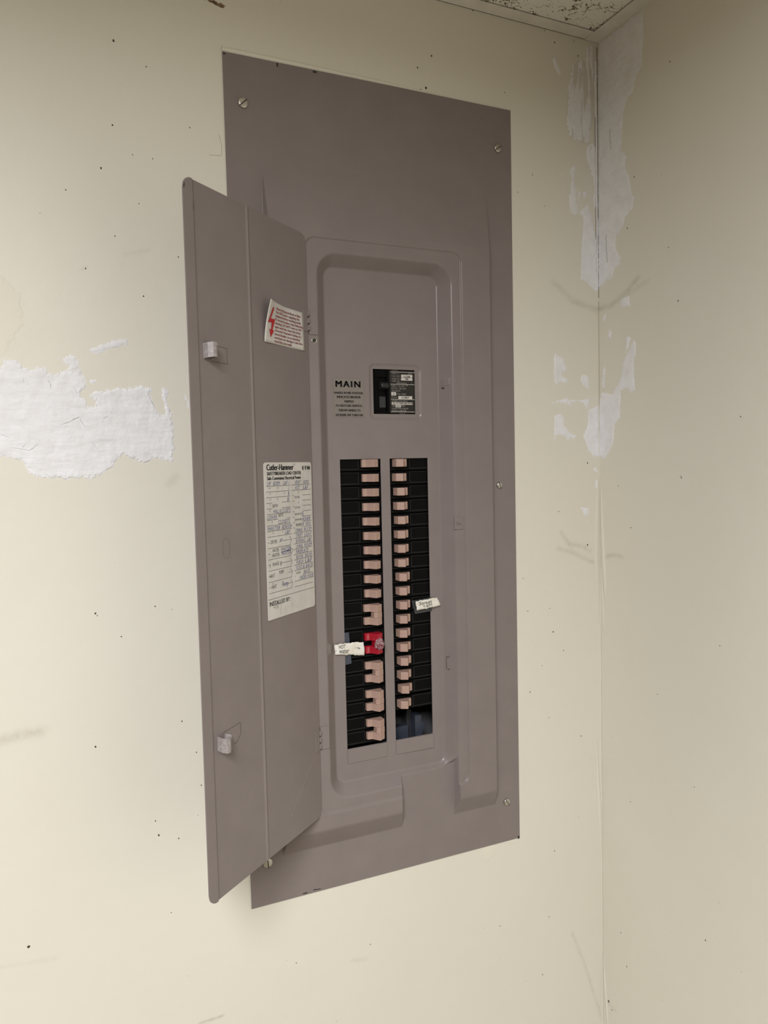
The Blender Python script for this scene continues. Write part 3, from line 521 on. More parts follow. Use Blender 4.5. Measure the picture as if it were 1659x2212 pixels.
xs = snap(xs, [OPL[0], OPL[1], OPR[0], OPR[1], OPM[0], OPM[1]]); zs = snap(zs, [OPL[2], OPL[3], OPM[2], OPM[3]])
X, Z = np.meshgrid(xs, zs); Hm = cover_h(X, Z)
cx = (X[:-1, :-1] + X[:-1, 1:]) / 2; cz = (Z[:-1, :-1] + Z[1:, :-1]) / 2
keep = np.ones(cx.shape, bool)
for o_ in (OPL, OPR, OPM): keep &= ~((cx > o_[0]) & (cx < o_[1]) & (cz > o_[2]) & (cz < o_[3]))
# slight bow of the sheet: plate stands 1.2 mm off the wall
me, used = gridmesh('cover', np.stack([X, -Hm - 0.0014, Z], -1), keep)
bm = bmesh.new(); bm.from_mesh(me)
be = [e for e in bm.edges if e.is_boundary]
r = bmesh.ops.extrude_edge_only(bm, edges=be)
for v in [g for g in r['geom'] if isinstance(g, bmesh.types.BMVert)]: v.co.y += 0.0013
bmesh.ops.recalc_face_normals(bm, faces=bm.faces)
for f in bm.faces: f.smooth = True
for e in be: e.smooth = False
bm.to_mesh(me); bm.free(); me.materials.append(M_panel)
cover = link('cover', me, panel)
# enclosure behind the cover
mb = MB(); b0 = (0.045, 0.355, 0.0125, 0.10, 0.045, 0.97)
x0, x1, y0, y1, z0, z1 = b0
mb.quad((x0, y1, z0), (x1, y1, z0), (x1, y1, z1), (x0, y1, z1)); mb.quad((x0, y0, z0), (x0, y1, z0), (x0, y1, z1), (x0, y0, z1)); mb.quad((x1, y0, z0), (x1, y1, z0), (x1, y1, z1), (x1, y0, z1))
mb.quad((x0, y0, z0), (x1, y0, z0), (x1, y1, z0), (x0, y1, z0)); mb.quad((x0, y0, z1), (x1, y0, z1), (x1, y1, z1), (x0, y1, z1)); mb.build('enclosure', M_inmetal, panel)
# bus stab seen in the empty space
mb = MB(); mb.box(.195, .2385, .030, .045, .140, .1845, .001); mb.build('bus_insulator', M_blue, panel)
mb = MB(); mb.prism([(.2445, .200), (.2545, .199), (.2545, .1905), (.2600, .1870), (.2600, .178), (.2565, .177), (.2550, .1705), (.2500, .1665), (.2445, .1675)], 0, 1); mb.v = [(p[0], .022 + p[2] * .018, p[1]) for p in mb.v]; mb.build('bus_stab', M_blue, panel)
mb = MB(); mb.box(.2385, .246, .036, .046, .14, .205, .0005); mb.build('bus_bar', M_inside, panel)
# twist-out filler plates left in the bottom of each breaker opening
for (a, b_, tilt) in ((.1360, .1932, 0.0), (.2065, .2633, .0012)):
    mb = MB(); mb.box(a, b_, .0036, .0046, .1575, .1768, .0003)
    mb.v = [(x, y - tilt * (x - a) / .057, z) for x, y, z in mb.v]
    mb.build('filler_plate', M_panel, panel)
# hinge leaves on the frame ledge
for (z0, z1) in ((.7105, .7395), (.190, .2195)):
    mb = MB(); mb.box(.0925, .1045, -.0137, -.0120, z0, z1, .0003); mb.build('hinge_leaf', M_panel, panel)
# keeper tab with a screw, catch keeper slot
mb = MB(); mb.box(.2928, .3060, -.0137, -.0118, .4590, .4760, .0005); mb.build('keeper_tab', M_panel, panel)
def slotted_screw(name, x, z, y, r, ang, parent, m=M_steel, h=.0026):
    """domed head facing -y with a dark bar for its shaded slot and a washer-like dark rim"""
    bm = bmesh.new(); n = 24; rings = [(r, 0), (r, h * .55), (r * .93, h * .8), (r * .70, h * .96), (r * .35, h)]
    V = [[bm.verts.new((rr * math.cos(2 * math.pi * i / n), -hh, rr * math.sin(2 * math.pi * i / n))) for i in range(n)] for rr, hh in rings]
    c = bm.verts.new((0, -h * 1.01, 0))
    for k in range(len(rings) - 1):
        for i in range(n): bm.faces.new((V[k][i], V[k][(i + 1) % n], V[k + 1][(i + 1) % n], V[k + 1][i]))
    for i in range(n): bm.faces.new((V[-1][i], V[-1][(i + 1) % n], c))
    me = bpy.data.meshes.new(name); bmesh.ops.recalc_face_normals(bm, faces=bm.faces); bm.to_mesh(me); bm.free()
    me.polygons.foreach_set('use_smooth', [True] * len(me.polygons)); me.materials.append(m)
    o = link(name, me, parent, (x, y, z))
    mb = MB(); mb.box(-r * .96, r * .96, -h * 1.03, -h * .6, -r * .10, r * .10); s = mb.build('screw_slot', M_steeldark, o); s.rotation_euler = (0, ang, 0)
    return o
for (x, z, r, a) in ((.0224, .9792, .0062, -.75), (.3776, .9795, .0055, -.55), (.3779, .0584, .0052, .95), (.0218, .0546, .0062, 1.45)):
    slotted_screw('cover_screw', x, z, -.0017, r, a, panel)
slotted_screw('cover_screw', .3729, .5168, -.0017, .0046, 1.3, panel)
slotted_screw('keeper_screw', .2990, .4672, -.0136, .0030, .3, panel, M_panel, .001)
# open screw hole under the upper hinge
mb = MB(); n = 16
mb.add([(.0993 + .0026 * math.cos(i * math.tau / n), -.01255, .7038 + .0026 * math.sin(i * math.tau / n)) for i in range(n)], [tuple(range(n))]); mb.build('screw_hole', M_steeldark, panel)
mb = MB(); mb.add([(.0993 + rr * math.cos(i * math.tau / n), yy, .7038 + rr * math.sin(i * math.tau / n)) for rr, yy in ((.0036, -.0124), (.0031, -.0132), (.0026, -.0126)) for i in range(n)], [(k * n + i, k * n + (i + 1) % n, (k + 1) * n + (i + 1) % n, (k + 1) * n + i) for k in range(2) for i in range(n)]); mb.build('eyelet', M_steel, panel, True)
# punched outline of the lower catch slot
for nm, (xa, xb, za, zb) in (('catch_slot', (.2838, .2846, .2655, .2835)), ('catch_slot', (.2838, .2905, .2828, .2836)), ('catch_slot', (.2840, .2900, .2655, .2662))):
    hh = float(cover_h(np.array([(xa + xb) / 2]), np.array([.275]))[0])
    mb = MB(); mb.box(xa, xb, -hh - .0020, -hh - .0010, za, zb); mb.build(nm, M_crack, panel)
mb = MB(); mb.box(.2836, .2902, -.0028, -.0005, .6500, .6512); mb.build('catch_dimple_gap', M_steeldark, panel)

# ---------------------------------------------------------------- door
DA = math.radians(140.9); HX, HY = 0.0905, -0.0140
DU = np.array([math.cos(DA), -math.sin(DA), 0.0]); DN = np.array([math.sin(DA), math.cos(DA), 0.0]); DO = np.array([HX, HY, 0.0])
def door_pt(u, z, n=0.0): return tuple(DO + DU * u + DN * n + np.array([0, 0, z]))
DW, DZ0, DZ1 = 0.2220, 0.1050, 0.8300
def door_n(u):
    # crease rib in the middle, stepped flange along the free edge
    rib = 0.0013 * math.exp(-((u - .1185) / .0016) ** 2)
    fl = 0.0016 * float(smooth((u - .2068) / .0012))
    return rib + fl
us = np.unique(np.r_[np.linspace(0, .012, 13), np.linspace(.012, .112, 12), np.linspace(.112, .125, 14), np.linspace(.125, .2060, 10), np.linspace(.2060, .2085, 6), np.linspace(.2085, DW, 14)])
zrow = np.linspace(0, 1, 40)
P = np.zeros((len(zrow), len(us), 3))
for i, u in enumerate(us):
    e = 0.0
    if u < .010: e = .010 - math.sqrt(max(0, .010 ** 2 - (.010 - u) ** 2))
    ru = DW - u
    if ru < .0125: e = max(e, .0125 - math.sqrt(max(0, .0125 ** 2 - (.0125 - ru) ** 2)))
    za, zb = DZ0 + e, DZ1 - e
    for j, t in enumerate(zrow): P[j, i] = door_pt(u, za + (zb - za) * t, door_n(u))
me, _ = gridmesh('door', P)
bm = bmesh.new(); bm.from_mesh(me); bmesh.ops.recalc_face_normals(bm, faces=bm.faces)
bmesh.ops.solidify(bm, geom=list(bm.faces), thickness=0.0013)
sgn = 0.00065 if max((Vector(v.co) - Vector(DO)).dot(Vector(DN)) for v in bm.verts) < 0.0026 else -0.00065
for v in bm.verts: v.co += Vector(DN) * sgn
for f in bm.faces: f.smooth = True
for e in bm.edges:
    if len(e.link_faces) == 2 and e.calc_face_angle(0) > 0.7: e.smooth = False
bm.to_mesh(me); bm.free(); me.materials.append(M_panel)
door = link('door', me, panel)
def door_box(mb, u0, u1, n0, n1, z0, z1, bev=0.0, mi=0):
    t = MB(); t.box(u0, u1, n0, n1, z0, z1, bev); mb.add([door_pt(a, c, b) for a, b, c in t.v], t.f, mi)
# hinge leaves, catches, punched slots and the press mark
for (z0, z1) in ((.7130, .7400), (.1900, .2190)):
    mb = MB(); door_box(mb, .0012, .0118, .0006, .0016, z0, z1, .0003); mb.build('hinge_leaf', M_panel, door)
    mb = MB()
    for k in range(3): door_box(mb, -.0016, .0014, .0002, .0034, z0 + .002 + k * .0085, z0 + .0085 + k * .0085, .0008)
    mb.build('hinge_knuckle', M_panel, door)
def catch(zc, tall, skew):
    prof = [(.1990, .0004), (.1995, .0070), (.1970, .0118), (.1925, .0126), (.1900, .0095), (.1905, .0052), (.1885, .0030), (.1868, .0060), (.1868, .0085), (.1856, .0085), (.1856, .0045), (.1885, .0016), (.1917, .0045), (.1912, .0090), (.1930, .0112), (.1965, .0105), (.1982, .0066), (.1978, .0004)]
    mb = MB(); mb.prism(prof, zc - tall / 2, zc + tall / 2, .0002); mb.v = [door_pt(p[0], p[2] + skew * p[1], p[1]) for p in mb.v]; return mb.build('door_catch', M_catch, door)
catch(.6655, .0150, .10); catch(.2665, .0150, -.15)
def outline(pts, w=.0007):
    pr = Print(); pr.stroke(pts, w); return pr.build('slot_seam', M_crack, door, lambda a, b: door_pt(a, b, .0008))
outline([(.186, .6735), (.1610, .6725), (.1608, .6565), (.186, .6570)]); outline([(.190, .2750), (.1602, .2770), (.1600, .2640), (.1640, .2612), (.1650, .2585), (.172, .2570)])
pr = Print(); pr.stroke([(.1735 + .0055 * (abs(math.cos(t)) ** .6) * (1 if math.cos(t) > 0 else -1), .4655 + .0105 * (abs(math.sin(t)) ** .6) * (1 if math.sin(t) > 0 else -1)) for t in [i * math.tau / 28 for i in range(29)]], .0005)
pr.build('press_mark', mat('pressed_line', (0.20, 0.168, 0.158), 0.4), door, lambda a, b: door_pt(a, b, .0008))
pr = Print(); pr.stroke([(.0140, .1895), (.0165, .1850), (.045, .158), (.0697, .1353)], .0008); pr.build('scratch', mat('scratched_enamel', (0.36, 0.32, 0.31), 0.4), door, lambda a, b: door_pt(a, b, .0008))
pr = Print(); pr.raw([(.2067, .8085), (.2080, .806), (.2078, .800), (.2068, .803)], [(0, 1, 2, 3)]); pr.raw([(.2195, .823), (.2213, .820), (.2208, .817), (.2198, .819)], [(0, 1, 2, 3)])
pr.build('paint_chip', M_steeldark, door, lambda a, b: door_pt(a, b, door_n(a) + .0009))
# chips in the enamel of the cover's top and bottom edges
for (x, z, w, h) in ((.0662, 1.0315, .0022, .0042), (.1138, 1.0322, .0050, .0026), (.002, 1.032, .003, .002), (.398, .001, .003, .004), (.070, .0022, .006, .0014), (.083, .0035, .004, .0012), (.088, .0028, .006, .001)):
    mb = MB(); mb.box(x - w / 2, x + w / 2, -.00155, -.0013, z - h / 2, z + h / 2); mb.build('paint_chip', M_steeldark, panel)

# ================================================================ labels on the door
def door_label_map(u_left, lift=None):
    def fn_(off):
        return lambda a, b: door_pt(u_left - a, b, (lift(a, b) if lift else 0) + off)
    return fn_
# circuit directory
dl = tag(empty('directory_label', (0, 0, Z0)), 'white printed circuit directory with handwritten entries stuck inside the open door', 'label')
UL = 0.1031; LW = 0.1001; LZ0, LZ1 = 0.3755, 0.5542
fnd = door_label_map(UL)
def rr_outline(w, z0, z1, r, n=5):
    pts = []
    for (cx_, cz_, a0) in ((w - r, z1 - r, 0), (r, z1 - r, 90), (r * .2, z0 + r * .2, 180), (w - r, z0 + r, 270)):
        rr_ = r if a0 != 180 else r * .2
        for k in range(n + 1): t = math.radians(a0 + 90 * k / n); pts.append((cx_ + rr_ * math.cos(t), cz_ + rr_ * math.sin(t)))
    return pts
pts = rr_outline(LW, LZ0, LZ1, .004)
mb = MB(); n = len(pts); mb.add([fnd(.0014)(a, b) for a, b in pts] + [fnd(.0007)(a, b) for a, b in pts], [tuple(range(n))] + [(i, i + n, (i + 1) % n + n, (i + 1) % n) for i in range(n)]); mb.build('paper', M_paper, dl)
pr = Print(); MI = {'k': 0, 'p': 1, 'b': 2, 'g': 3}
dmats = [M_ink, M_print, M_pen, M_pencil]
z_ = lambda r: 0.5273 - .00639 * r
pr.text('Cutler-Hammer', .0052, .5452, .0600, .5520, 0, heavy=.0005); pr.text('®', .0608, .5505, .0628, .5527, 0)
pr.text('E·T·N', .0800, .5450, .0960, .5495, 0, heavy=.0007)
pr.text('SAFETYBREAKER LOAD CENTER', .0056, .5396, .0760, .5436, 0, heavy=.0003)
pr.text('Safe Convenient Electrical Power', .0058, .5342, .0760, .5382, 0, heavy=.0003)
LW_ = .00045
def rule(a0, a1, r): pr.rect(a0, z_(r) - LW_ / 2, a1, z_(r) + LW_ / 2, 1)
def hand(t, a0, a1, r, mi=2, h=.0046, up=.0006): pr.text(t, a0, z_(r) + up, a1, z_(r) + up + h, mi, shear=.18)
def typed(t, a0, a1, r, h=.0027, up=.0012): pr.text(t, a0, z_(r) + up, a1, z_(r) + up + h, 0)
for r, segs in enumerate([[(.003, .052)], [(.003, .051)], [(.003, .051)], [(.003, .014), (.034, .051)], [(.003, .014), (.034, .051)], [(.003, .051)], [(.003, .025), (.044, .051)], [(.003, .051)], [(.003, .053)], [(.003, .051)]]):
    for a, b in segs: rule(a, b, r)
hand('UP', .005, .013, 0); hand('BDRM', .017, .031, 0); hand('L&F', .037, .047, 0); hand('1', .0495, .0505, 0)
hand('"', .008, .012, 1, 3, .002, .003); hand('"', .025, .028, 1, 3, .002, .003); hand('1', .0475, .0485, 1)
hand('"', .009, .012, 2, 3, .002, .003); hand('"', .038, .041, 2, 3, .002, .003); hand('R', .0465, .0500, 2)
hand('"', .009, .012, 3, 3, .002, .003); hand('"', .024, .026, 3, 3, .002, .003); hand('R', .0450, .0495, 3)
hand('"', .009, .011, 4, 3, .002, .003); typed('BATH', .0150, .0245, 4, .0036)
hand('"', .008, .010, 5, 3, .002, .003); hand('HALL &', .0155, .0310, 5); hand('CLOSETS', .0325, .0510, 5)
hand('LOWER', .0035, .0230, 6); typed('BATH', .0260, .0350, 6, .0036, .0025)
hand('"', .012, .014, 7, 3, .002, .003); hand('CLOSETS', .0250, .0495, 7)
hand('MASTER', .0040, .0285, 8); hand('BEDROOM', .0320, .0530, 8)
hand('"', .013, .015, 9, 3, .002, .003); hand('"', .032, .034, 9, 3, .002, .003); hand('L&F', .0380, .0490, 9)
for k, (txt, a0, a1) in enumerate((('DRYER', .0090, .0215), ('WATER', .0115, .0245), ('RANGE', .0115, .0240), ('HEAT', .0050, .0150), ('HEAT', .0080, .0180))):
    r0 = 9 + 2 * k; rule(.003, .0500, r0 + 2)
    rule(.003, .007, r0 + 1)
    if k in (0, 1, 2): rule(.027 if k != 1 else .029, .0500, r0 + 1)
    if k == 3: rule(.0430, .0500, r0 + 1)
    if k == 4: rule(.030, .0500, r0 + 1)
    ar = .0545 if k == 1 else .0515
    pr.stroke([(.0465, z_(r0 + .35)), (ar, z_(r0 + 1)), (.0485, z_(r0 + 1.9))], .0005, 1)
    if k == 1: typed('WATER', .0115, .0245, r0 + 1, .0040, .0012); typed('HEATER', .0110, .0255, r0 + 1, .0040, -.0042)
    else: typed(txt, a0, a1, r0 + 1, .0040, -.0016)
hand('JP', .0260, .0330, 10, 2, .0040, -.0012); hand('WATER', .0290, .0490, 12, 2, .0050, .0005); hand('HEATER', .0295, .0500, 12, 2, .0040, -.0042); pr.stroke([(.029, z_(12.1)), (.050, z_(11.8))], .0008, 2)
hand('E', .0265, .0300, 14, 0, .0045, -.0025); pr.stroke([(.0065, z_(13.7)), (.006, z_(14.5))], .0006, 1); typed('PUMP', .0240, .0330, 16, .0042, .0002); hand('Pump', .0290, .0420, 18, 2, .0080, -.0042)
hand('"', .009, .012, 18, 3, .002, .003)
# right-hand column
for r in range(20):
    if r in (2, 3, 4, 5, 6, 7, 8): rule(.0560, .0595, r); rule(.0770 + .0005 * (r % 3), .0972, r)
    elif r == 17: pr.rect(.0565, z_(r) - .0004, .0575, z_(r) + .0004, 1); rule(.0740, .0972, r)
    else: rule(.0555, .0975, r)
hand('VENT', .0625, .0750, 0); hand('HOOD', .0810, .0930, 0)
hand('KIT', .0630, .0730, 1); hand('L&F', .0800, .0920, 1)
hand('"', .068, .070, 2, 3, .0028, .002); typed('KITCHEN', .0610, .0715, 3, .0026, .0030); hand('"', .068, .070, 4, 3, .0022, .003); typed('KITCHEN', .0610, .0715, 5, .0026, .0034)
typed('REFRIGERATOR', .0600, .0755, 6, .0022, .0022); hand('E', .0765, .0800, 6); typed('DISHWASHER', .0600, .0750, 7, .0024, .0018); hand('ASHER', .0755, .0950, 7); typed('WASHER', .0615, .0745, 8, .0036, .0014); hand('UP', .0755, .0800, 8); hand('PORCH', .0835, .0955, 8)
for r, a, b_ in ((9, 'DINING', 'ROOM'), (10, 'STREET', 'LIGHT'), (11, 'ENTRANCE', 'L&F'), (12, 'LIVING', 'ROOM'), (14, 'BOOK', 'SHELVES'), (15, 'PORCH', 'L&F')):
    w0 = .0760 if r != 11 else .0820
    hand(a, .0605, w0, r); hand(b_, w0 + .0035, .0965, r)
hand('FIREPLACE', .0605, .0880, 13); hand('FLOOD', .0600, .0730, 16); hand('& BACK', .0745, .0985, 16); typed('OUTSIDE', .0590, .0690, 17, .0026, .0018); hand('BACK', .0760, .0905, 17); hand('UNDER', .0665, .0820, 18); hand('HOUSE', .0845, .0985, 18)
pr.rect(.0003, .3990 - LW_ / 2, LW - .0003, .3990 + LW_ / 2, 1)
pr.text('INSTALLED BY:', .0030, .3912, .0450, .3962, 0, heavy=.0002); hand('Eyg', .0105, .0210, 21.9, 3, .0080, -.001)
pr.stroke([(.0245 + .0003 * k, .3795 + .0022 * k - .00006 * k * k) for k in range(7)], .0004, 3); pr.stroke([(.049 - .0004 * k * k * .1, .384 + .0017 * k) for k in range(8)], .0004, 3)
pr.build('lettering', dmats, dl, fnd(.00150))

# danger notice with a curled corner
wl = tag(empty('warning_label', (0, 0, Z0)), 'curling white electric shock warning with red arrow and red text near the upper hinge', 'label')
WU, WW, WZ0, WZ1 = .0948, .0835, .6888, .7345
def wlift(a, b):
    s = max(0, 1 - a / .050); t = min(1, max(0, (b - WZ0) / (WZ1 - WZ0)))
    return .0010 + .0115 * s ** 1.5 * (0.10 + 0.9 * t ** 1.6) + .0012 * max(0, (a - .06) / .0235) ** 2 * (1 - t)
fnw = door_label_map(WU, wlift)
NA, NB = 22, 12
mb = MB(); mb.add([fnw(0)(WW * i / NA, WZ0 + (WZ1 - WZ0) * j / NB) for j in range(NB + 1) for i in range(NA + 1)], [(j * (NA + 1) + i, j * (NA + 1) + i + 1, (j + 1) * (NA + 1) + i + 1, (j + 1) * (NA + 1) + i) for j in range(NB) for i in range(NA)])
pap = mb.build('paper', M_paper, wl, True); sm = pap.modifiers.new('thickness', 'SOLIDIFY'); sm.thickness = .00025; sm.offset = -1 
pr = Print()
for k, (t, a1) in enumerate((('Hazard of Electrical Shock or Burn', .0770), ('Turn OFF power supplying this', .0745), ('equipment before working inside.', .0780), ('If a circuit breaker trips following', .0815), ('resetting, DO NOT reset to ON', .0780), ('again until the cause has been', .0755), ('corrected. Repeated closing of a', .0775), ('circuit breaker on an electrical', .0740), ('overload can damage it and elec-', .0805), ('trical fires can result.', .0570))):
    zt = WZ1 - .0045 - .00405 * k; desc = .0007 if any(c in t for c in 'gpqy') else 0
    pr.text(t, .0200 + (0.0010 if k == 0 else 0), zt - .0028 - desc, a1, zt, 0, heavy=.00012)
pr.build('lettering', [M_rosetext], wl, fnw(.0004))
pr = Print(); A_ = [(11, 40), (13.5, 40), (9.5, 26.5), (16.5, 27.5), (13.5, 14), (16, 14.2), (11.5, 5.5), (9.2, 14.8), (11.6, 14.1), (11.8, 23), (6, 21.5)]
B_ = [((11.3 + (a - 11.3) * 1.5) * .001, WZ0 + b * .001 * .95 + .001) for a, b in A_]
pr.raw([B_[0], B_[1], B_[2], B_[10]], [(3, 2, 1, 0)]); pr.raw([B_[2], B_[3], B_[9], B_[10]], [(0, 1, 2, 3)]); pr.raw([B_[3], B_[4], B_[8], B_[9]], [(0, 1, 2, 3)]); pr.raw([B_[5], B_[6], B_[7]], [(0, 1, 2)])
pr.build('lightning_arrow', [M_redink], wl, fnw(.0005))

# ================================================================ labels on the dead front
YD = 0.006 - 0.0014            # face of the dead-front sheet
fl = lambda off: (lambda a, b: (a, YD - off, b))
ml = tag(empty('main_label', (0, 0, Z0)), 'small frosted sticker headed MAIN in bold black beside the main breaker', 'label')
mb = MB(); mb.box(.1291, .1708, YD - .0004, YD - .0001, .6106, .6605, .0001); mb.build('sticker_film', M_clear, ml)
pr = Print()
for t, a0, b0, a1, b1 in D_main_text: pr.text(t, a0, b0, a1, b1, 0, heavy=.0007 if t == 'MAIN' else .00018, space=1.25 if t == 'MAIN' else 1.0)
pr.build('lettering', [M_ink], ml, fl(.0005))

def tape_label(name, label, corners, y, text, tape, tapemat, mpaper, curl, texts, marks=()):
    """paper strip over a strip of tape; corners tl, tr, br, bl in (x, z)"""
    root = tag(empty(name, (0, 0, Z0)), label, 'label')
    tl, tr, br, bl = [np.array(c) for c in corners]
    def fn(off): 
        def g(s, t):
            p = (bl * (1 - s) + br * s) * (1 - t) + (tl * (1 - s) + tr * s) * t
            return (p[0], y - off - curl(s, t), p[1])
        return g
    NA, NB = 16, 6; r_ = random.Random(5); mb = MB(); V = []
    for j in range(NB + 1):
        for i in range(NA + 1):
            s, t = i / NA, j / NB
            js = r_.uniform(-.012, .012) if i in (0, NA) else 0; jt = r_.uniform(-.05, .05) if j in (0, NB) and 0 < i < NA else 0
            V.append(fn(0)(s + js, t + jt))
    mb.add(V, [(j * (NA + 1) + i, j * (NA + 1) + i + 1, (j + 1) * (NA + 1) + i + 1, (j + 1) * (NA + 1) + i) for j in range(NB) for i in range(NA)])
    p = mb.build('paper', mpaper, root, True); s_ = p.modifiers.new('thickness', 'SOLIDIFY'); s_.thickness = .0003; s_.offset = -1
    ta = MB(); q = [(c[0], y2, c[1]) for c, y2 in tape]; n_ = len(q)
    ta.add(q + [(a, b + .0003, c) for a, b, c in q], [tuple(range(n_)), tuple(range(2 * n_ - 1, n_ - 1, -1))] + [(i, i + n_, (i + 1) % n_ + n_, (i + 1) % n_) for i in range(n_)]); ta.build('tape', tapemat, root)
    pr = Print()
    for t, a0, b0, a1, b1 in texts: pr.text(t, a0, b0, a1, b1, 0, shear=.22)
    for st in marks: pr.stroke(st, .018, 0)
    pr.build('handwriting', [M_ink], root, fn(.0003)); return root
tape_label('tape_label', 'white paper tag reading hot water with an arrow to the red double breaker', ((.1203, .3186), (.1604, .3178), (.1612, .3000), (.1212, .3050)), .0030, None,
    [((.1352, .3318), .0052), ((.1421, .3316), .0052), ((.1449, .2902), .0052), ((.1345, .2891), .0052)][::1], M_bluetape, M_tapepaper,
    lambda s, t: .0012 + .0025 * max(0, (s - .7) / .3) ** 2 + .0006 * math.sin(s * 9), [('HOT', .13, .58, .38, .92), ('water', .14, .16, .50, .50)], [[(.70, .60), (.86, .52)], [(.79, .64), (.87, .52), (.80, .47)], [(0.02, .38), (.07, .38)]])
tape_label('tape_label', 'white paper tag reading Street Light across the edge of the breaker opening', ((.2377, .3644), (.2712, .3664), (.2766, .3549), (.2395, .3516)), -.0002, None,
    [((.2335, .3648), .0030), ((.2630, .3672), .0030), ((.2645, .3480), .0030), ((.2384, .3464), .0030)], M_greytape, M_tapepaper,
    lambda s, t: .0006 + .0008 * math.sin(s * 5), [('Street', .11, .50, .70, .88), ('Light', .28, .14, .68, .50)])

# ================================================================ circuit breakers
def breaker_body(side, rows):
    """rows: list of z offsets of the poles (metres from the root)"""
    mb = MB(); S = lambda s: side * s
    for dz_ in rows:
        def b(s0, s1, y0, y1, z0, z1, bev=.0003, mi=0):
            a, c = sorted((S(s0), S(s1))); mb.box(a, c, y0, y1, dz_ + z0, dz_ + z1, bev, mi)
        b(-.004, .0585, .0095, .040, -.0092, .0092)              # moulded case
        b(-.004, .0265, .0075, .0100, -.0060, .0078)             # raised outer panel
        b(.0265, .0570, .0085, .0100, -.0060, .0078)             # handle well
        b(-.004, .0570, .0083, .0100, -.0088, -.0070, .0002)     # lower rib
        b(.0262, .0266, .0071, .0095, -.0062, .0080, 0, 1); b(.0558, .0562, .0071, .0095, -.0062, .0080, 0, 1)
        b(-.004, .0262, .00735, .0095, -.0063, -.0059, 0, 1); b(-.004, .0560, .0082, .0095, -.0071, -.0068, 0, 1)
        b(-.004, .0262, .00735, .0095, .0078, .0081, 0, 1)
    return mb
HP = [(.0310, .0090), (.0311, .0050), (.0325, .0036), (.0358, .0030), (.0420, -.0077), (.0507, -.0030), (.0512, .0090)]
HP2 = [(.0285, .0090), (.0286, .0046), (.0295, .0036), (.0350, .0030), (.0420, -.0077), (.0507, -.0026), (.0512, .0090)]
TIE = [(.0385, .0060), (.0385, -.0045), (.0420, -.0079), (.0509, -.0028), (.0509, .0060)]
def handle_mesh(side, prof, m, name='handle', t=.0102):
    mb = MB(); mb.prism([(side * s, y) for s, y in prof], -t / 2, t / 2, .00045); return mb.mesh(name, m)
def on_mark(side, m, prof):
    pr = Print()
    if side > 0:       # ON moulded on the low outer step of the handle
        pr.text('ON', -.0034, -.0013, .0034, .0013, 0, rot=math.pi / 2, bold=.01)
        cs = .0341 if prof is HP else .0322
        f = lambda a, b: (cs + a, .0033 - .0004 - (cs + a - prof[2][0]) * .18, b)
    else:              # small moulded mark on the end face
        pr.stroke([(-.0014, -.0018), (.0014, -.0018), (.0014, .0018), (-.0014, .0018), (-.0014, -.0018)], .0006)
        d = np.array([.0087, .0047]); d /= np.linalg.norm(d); nrm = np.array([d[1], -d[0]])
        f = lambda a, b: (-(.0464 + a * d[0] + nrm[0] * .0003), -.00535 + a * d[1] + nrm[1] * .0003, b)
    mb = MB(); mb.v = [f(a, b) for a, b in pr.v]; mb.f = pr.f; mb.m = pr.m; return mb.mesh('on_mark', m)
ORD = ['topmost', 'second', 'third', 'fourth', 'fifth', 'sixth', 'seventh', 'eighth', 'ninth', 'tenth', 'eleventh', 'twelfth', 'thirteenth', 'fourteenth', 'fifteenth', 'sixteenth', 'seventeenth', 'lowest']
bodyL = breaker_body(1, [0.0]).mesh('body', [M_black, M_blackedge]); bodyR = breaker_body(-1, [0.0]).mesh('body', [M_black, M_blackedge])
hL = handle_mesh(1, HP, M_tan); hR = handle_mesh(-1, HP, M_tan); onL = on_mark(1, M_tanlight, HP); onR = on_mark(-1, M_tanlight, HP)
PITCH = .0190
def place_breaker(name, loc, label, group, parts):
    root = tag(empty(name, loc), label, 'breaker', group)
    for nm, me, off, subs in parts:
        p = link(nm, me, root, off)
        for n2, m2 in subs: link(n2, m2, p)
    return root
jit = random.Random(21)
for i in range(10):
    place_breaker('circuit_breaker', (.1355, 0, Z0 + .5503 - PITCH * i), f'black single breaker with tan handle, {ORD[i]} down in the column beside the open door', 'single breakers beside the door',
        [('body', bodyL, (0, 0, 0), []), ('handle', hL, (jit.uniform(-.0004, .0006), 0, .0010), [('on_mark', onL)])])
for i in range(18):
    place_breaker('circuit_breaker', (.2633, 0, Z0 + .5500 - PITCH * i - (.0016 if i == 17 else 0)), f'black single breaker with tan handle, {ORD[i]} down in the column away from the door', 'single breakers away from the door',
        [('body', bodyR, (-.002 if i == 17 else 0, 0, 0), []), ('handle', hR, (jit.uniform(-.0006, .0006) - (.0012 if i in (1, 17) else 0), 0, .0010), [('on_mark', onR)])])
body2 = breaker_body(1, [.0095, -.0095]).mesh('body', [M_black, M_blackedge])
h2 = handle_mesh(1, HP2, M_tan, t=.0096); on2 = on_mark(1, M_tanlight, HP2); h2r = handle_mesh(1, HP2, M_red, t=.0096); on2r = on_mark(1, M_redlight, HP2)
tie = handle_mesh(1, TIE, M_tan, 'handle_tie', .0074); tier = handle_mesh(1, TIE, M_red, 'handle_tie', .0074)
DL = ['topmost of the five double breakers, just above the red one', 'painted bright red with tape wrapped round the tie', 'third of the five doubles, just below the red one', 'fourth of the five doubles counting down', 'lowest of the five doubles, at the bottom of the column']
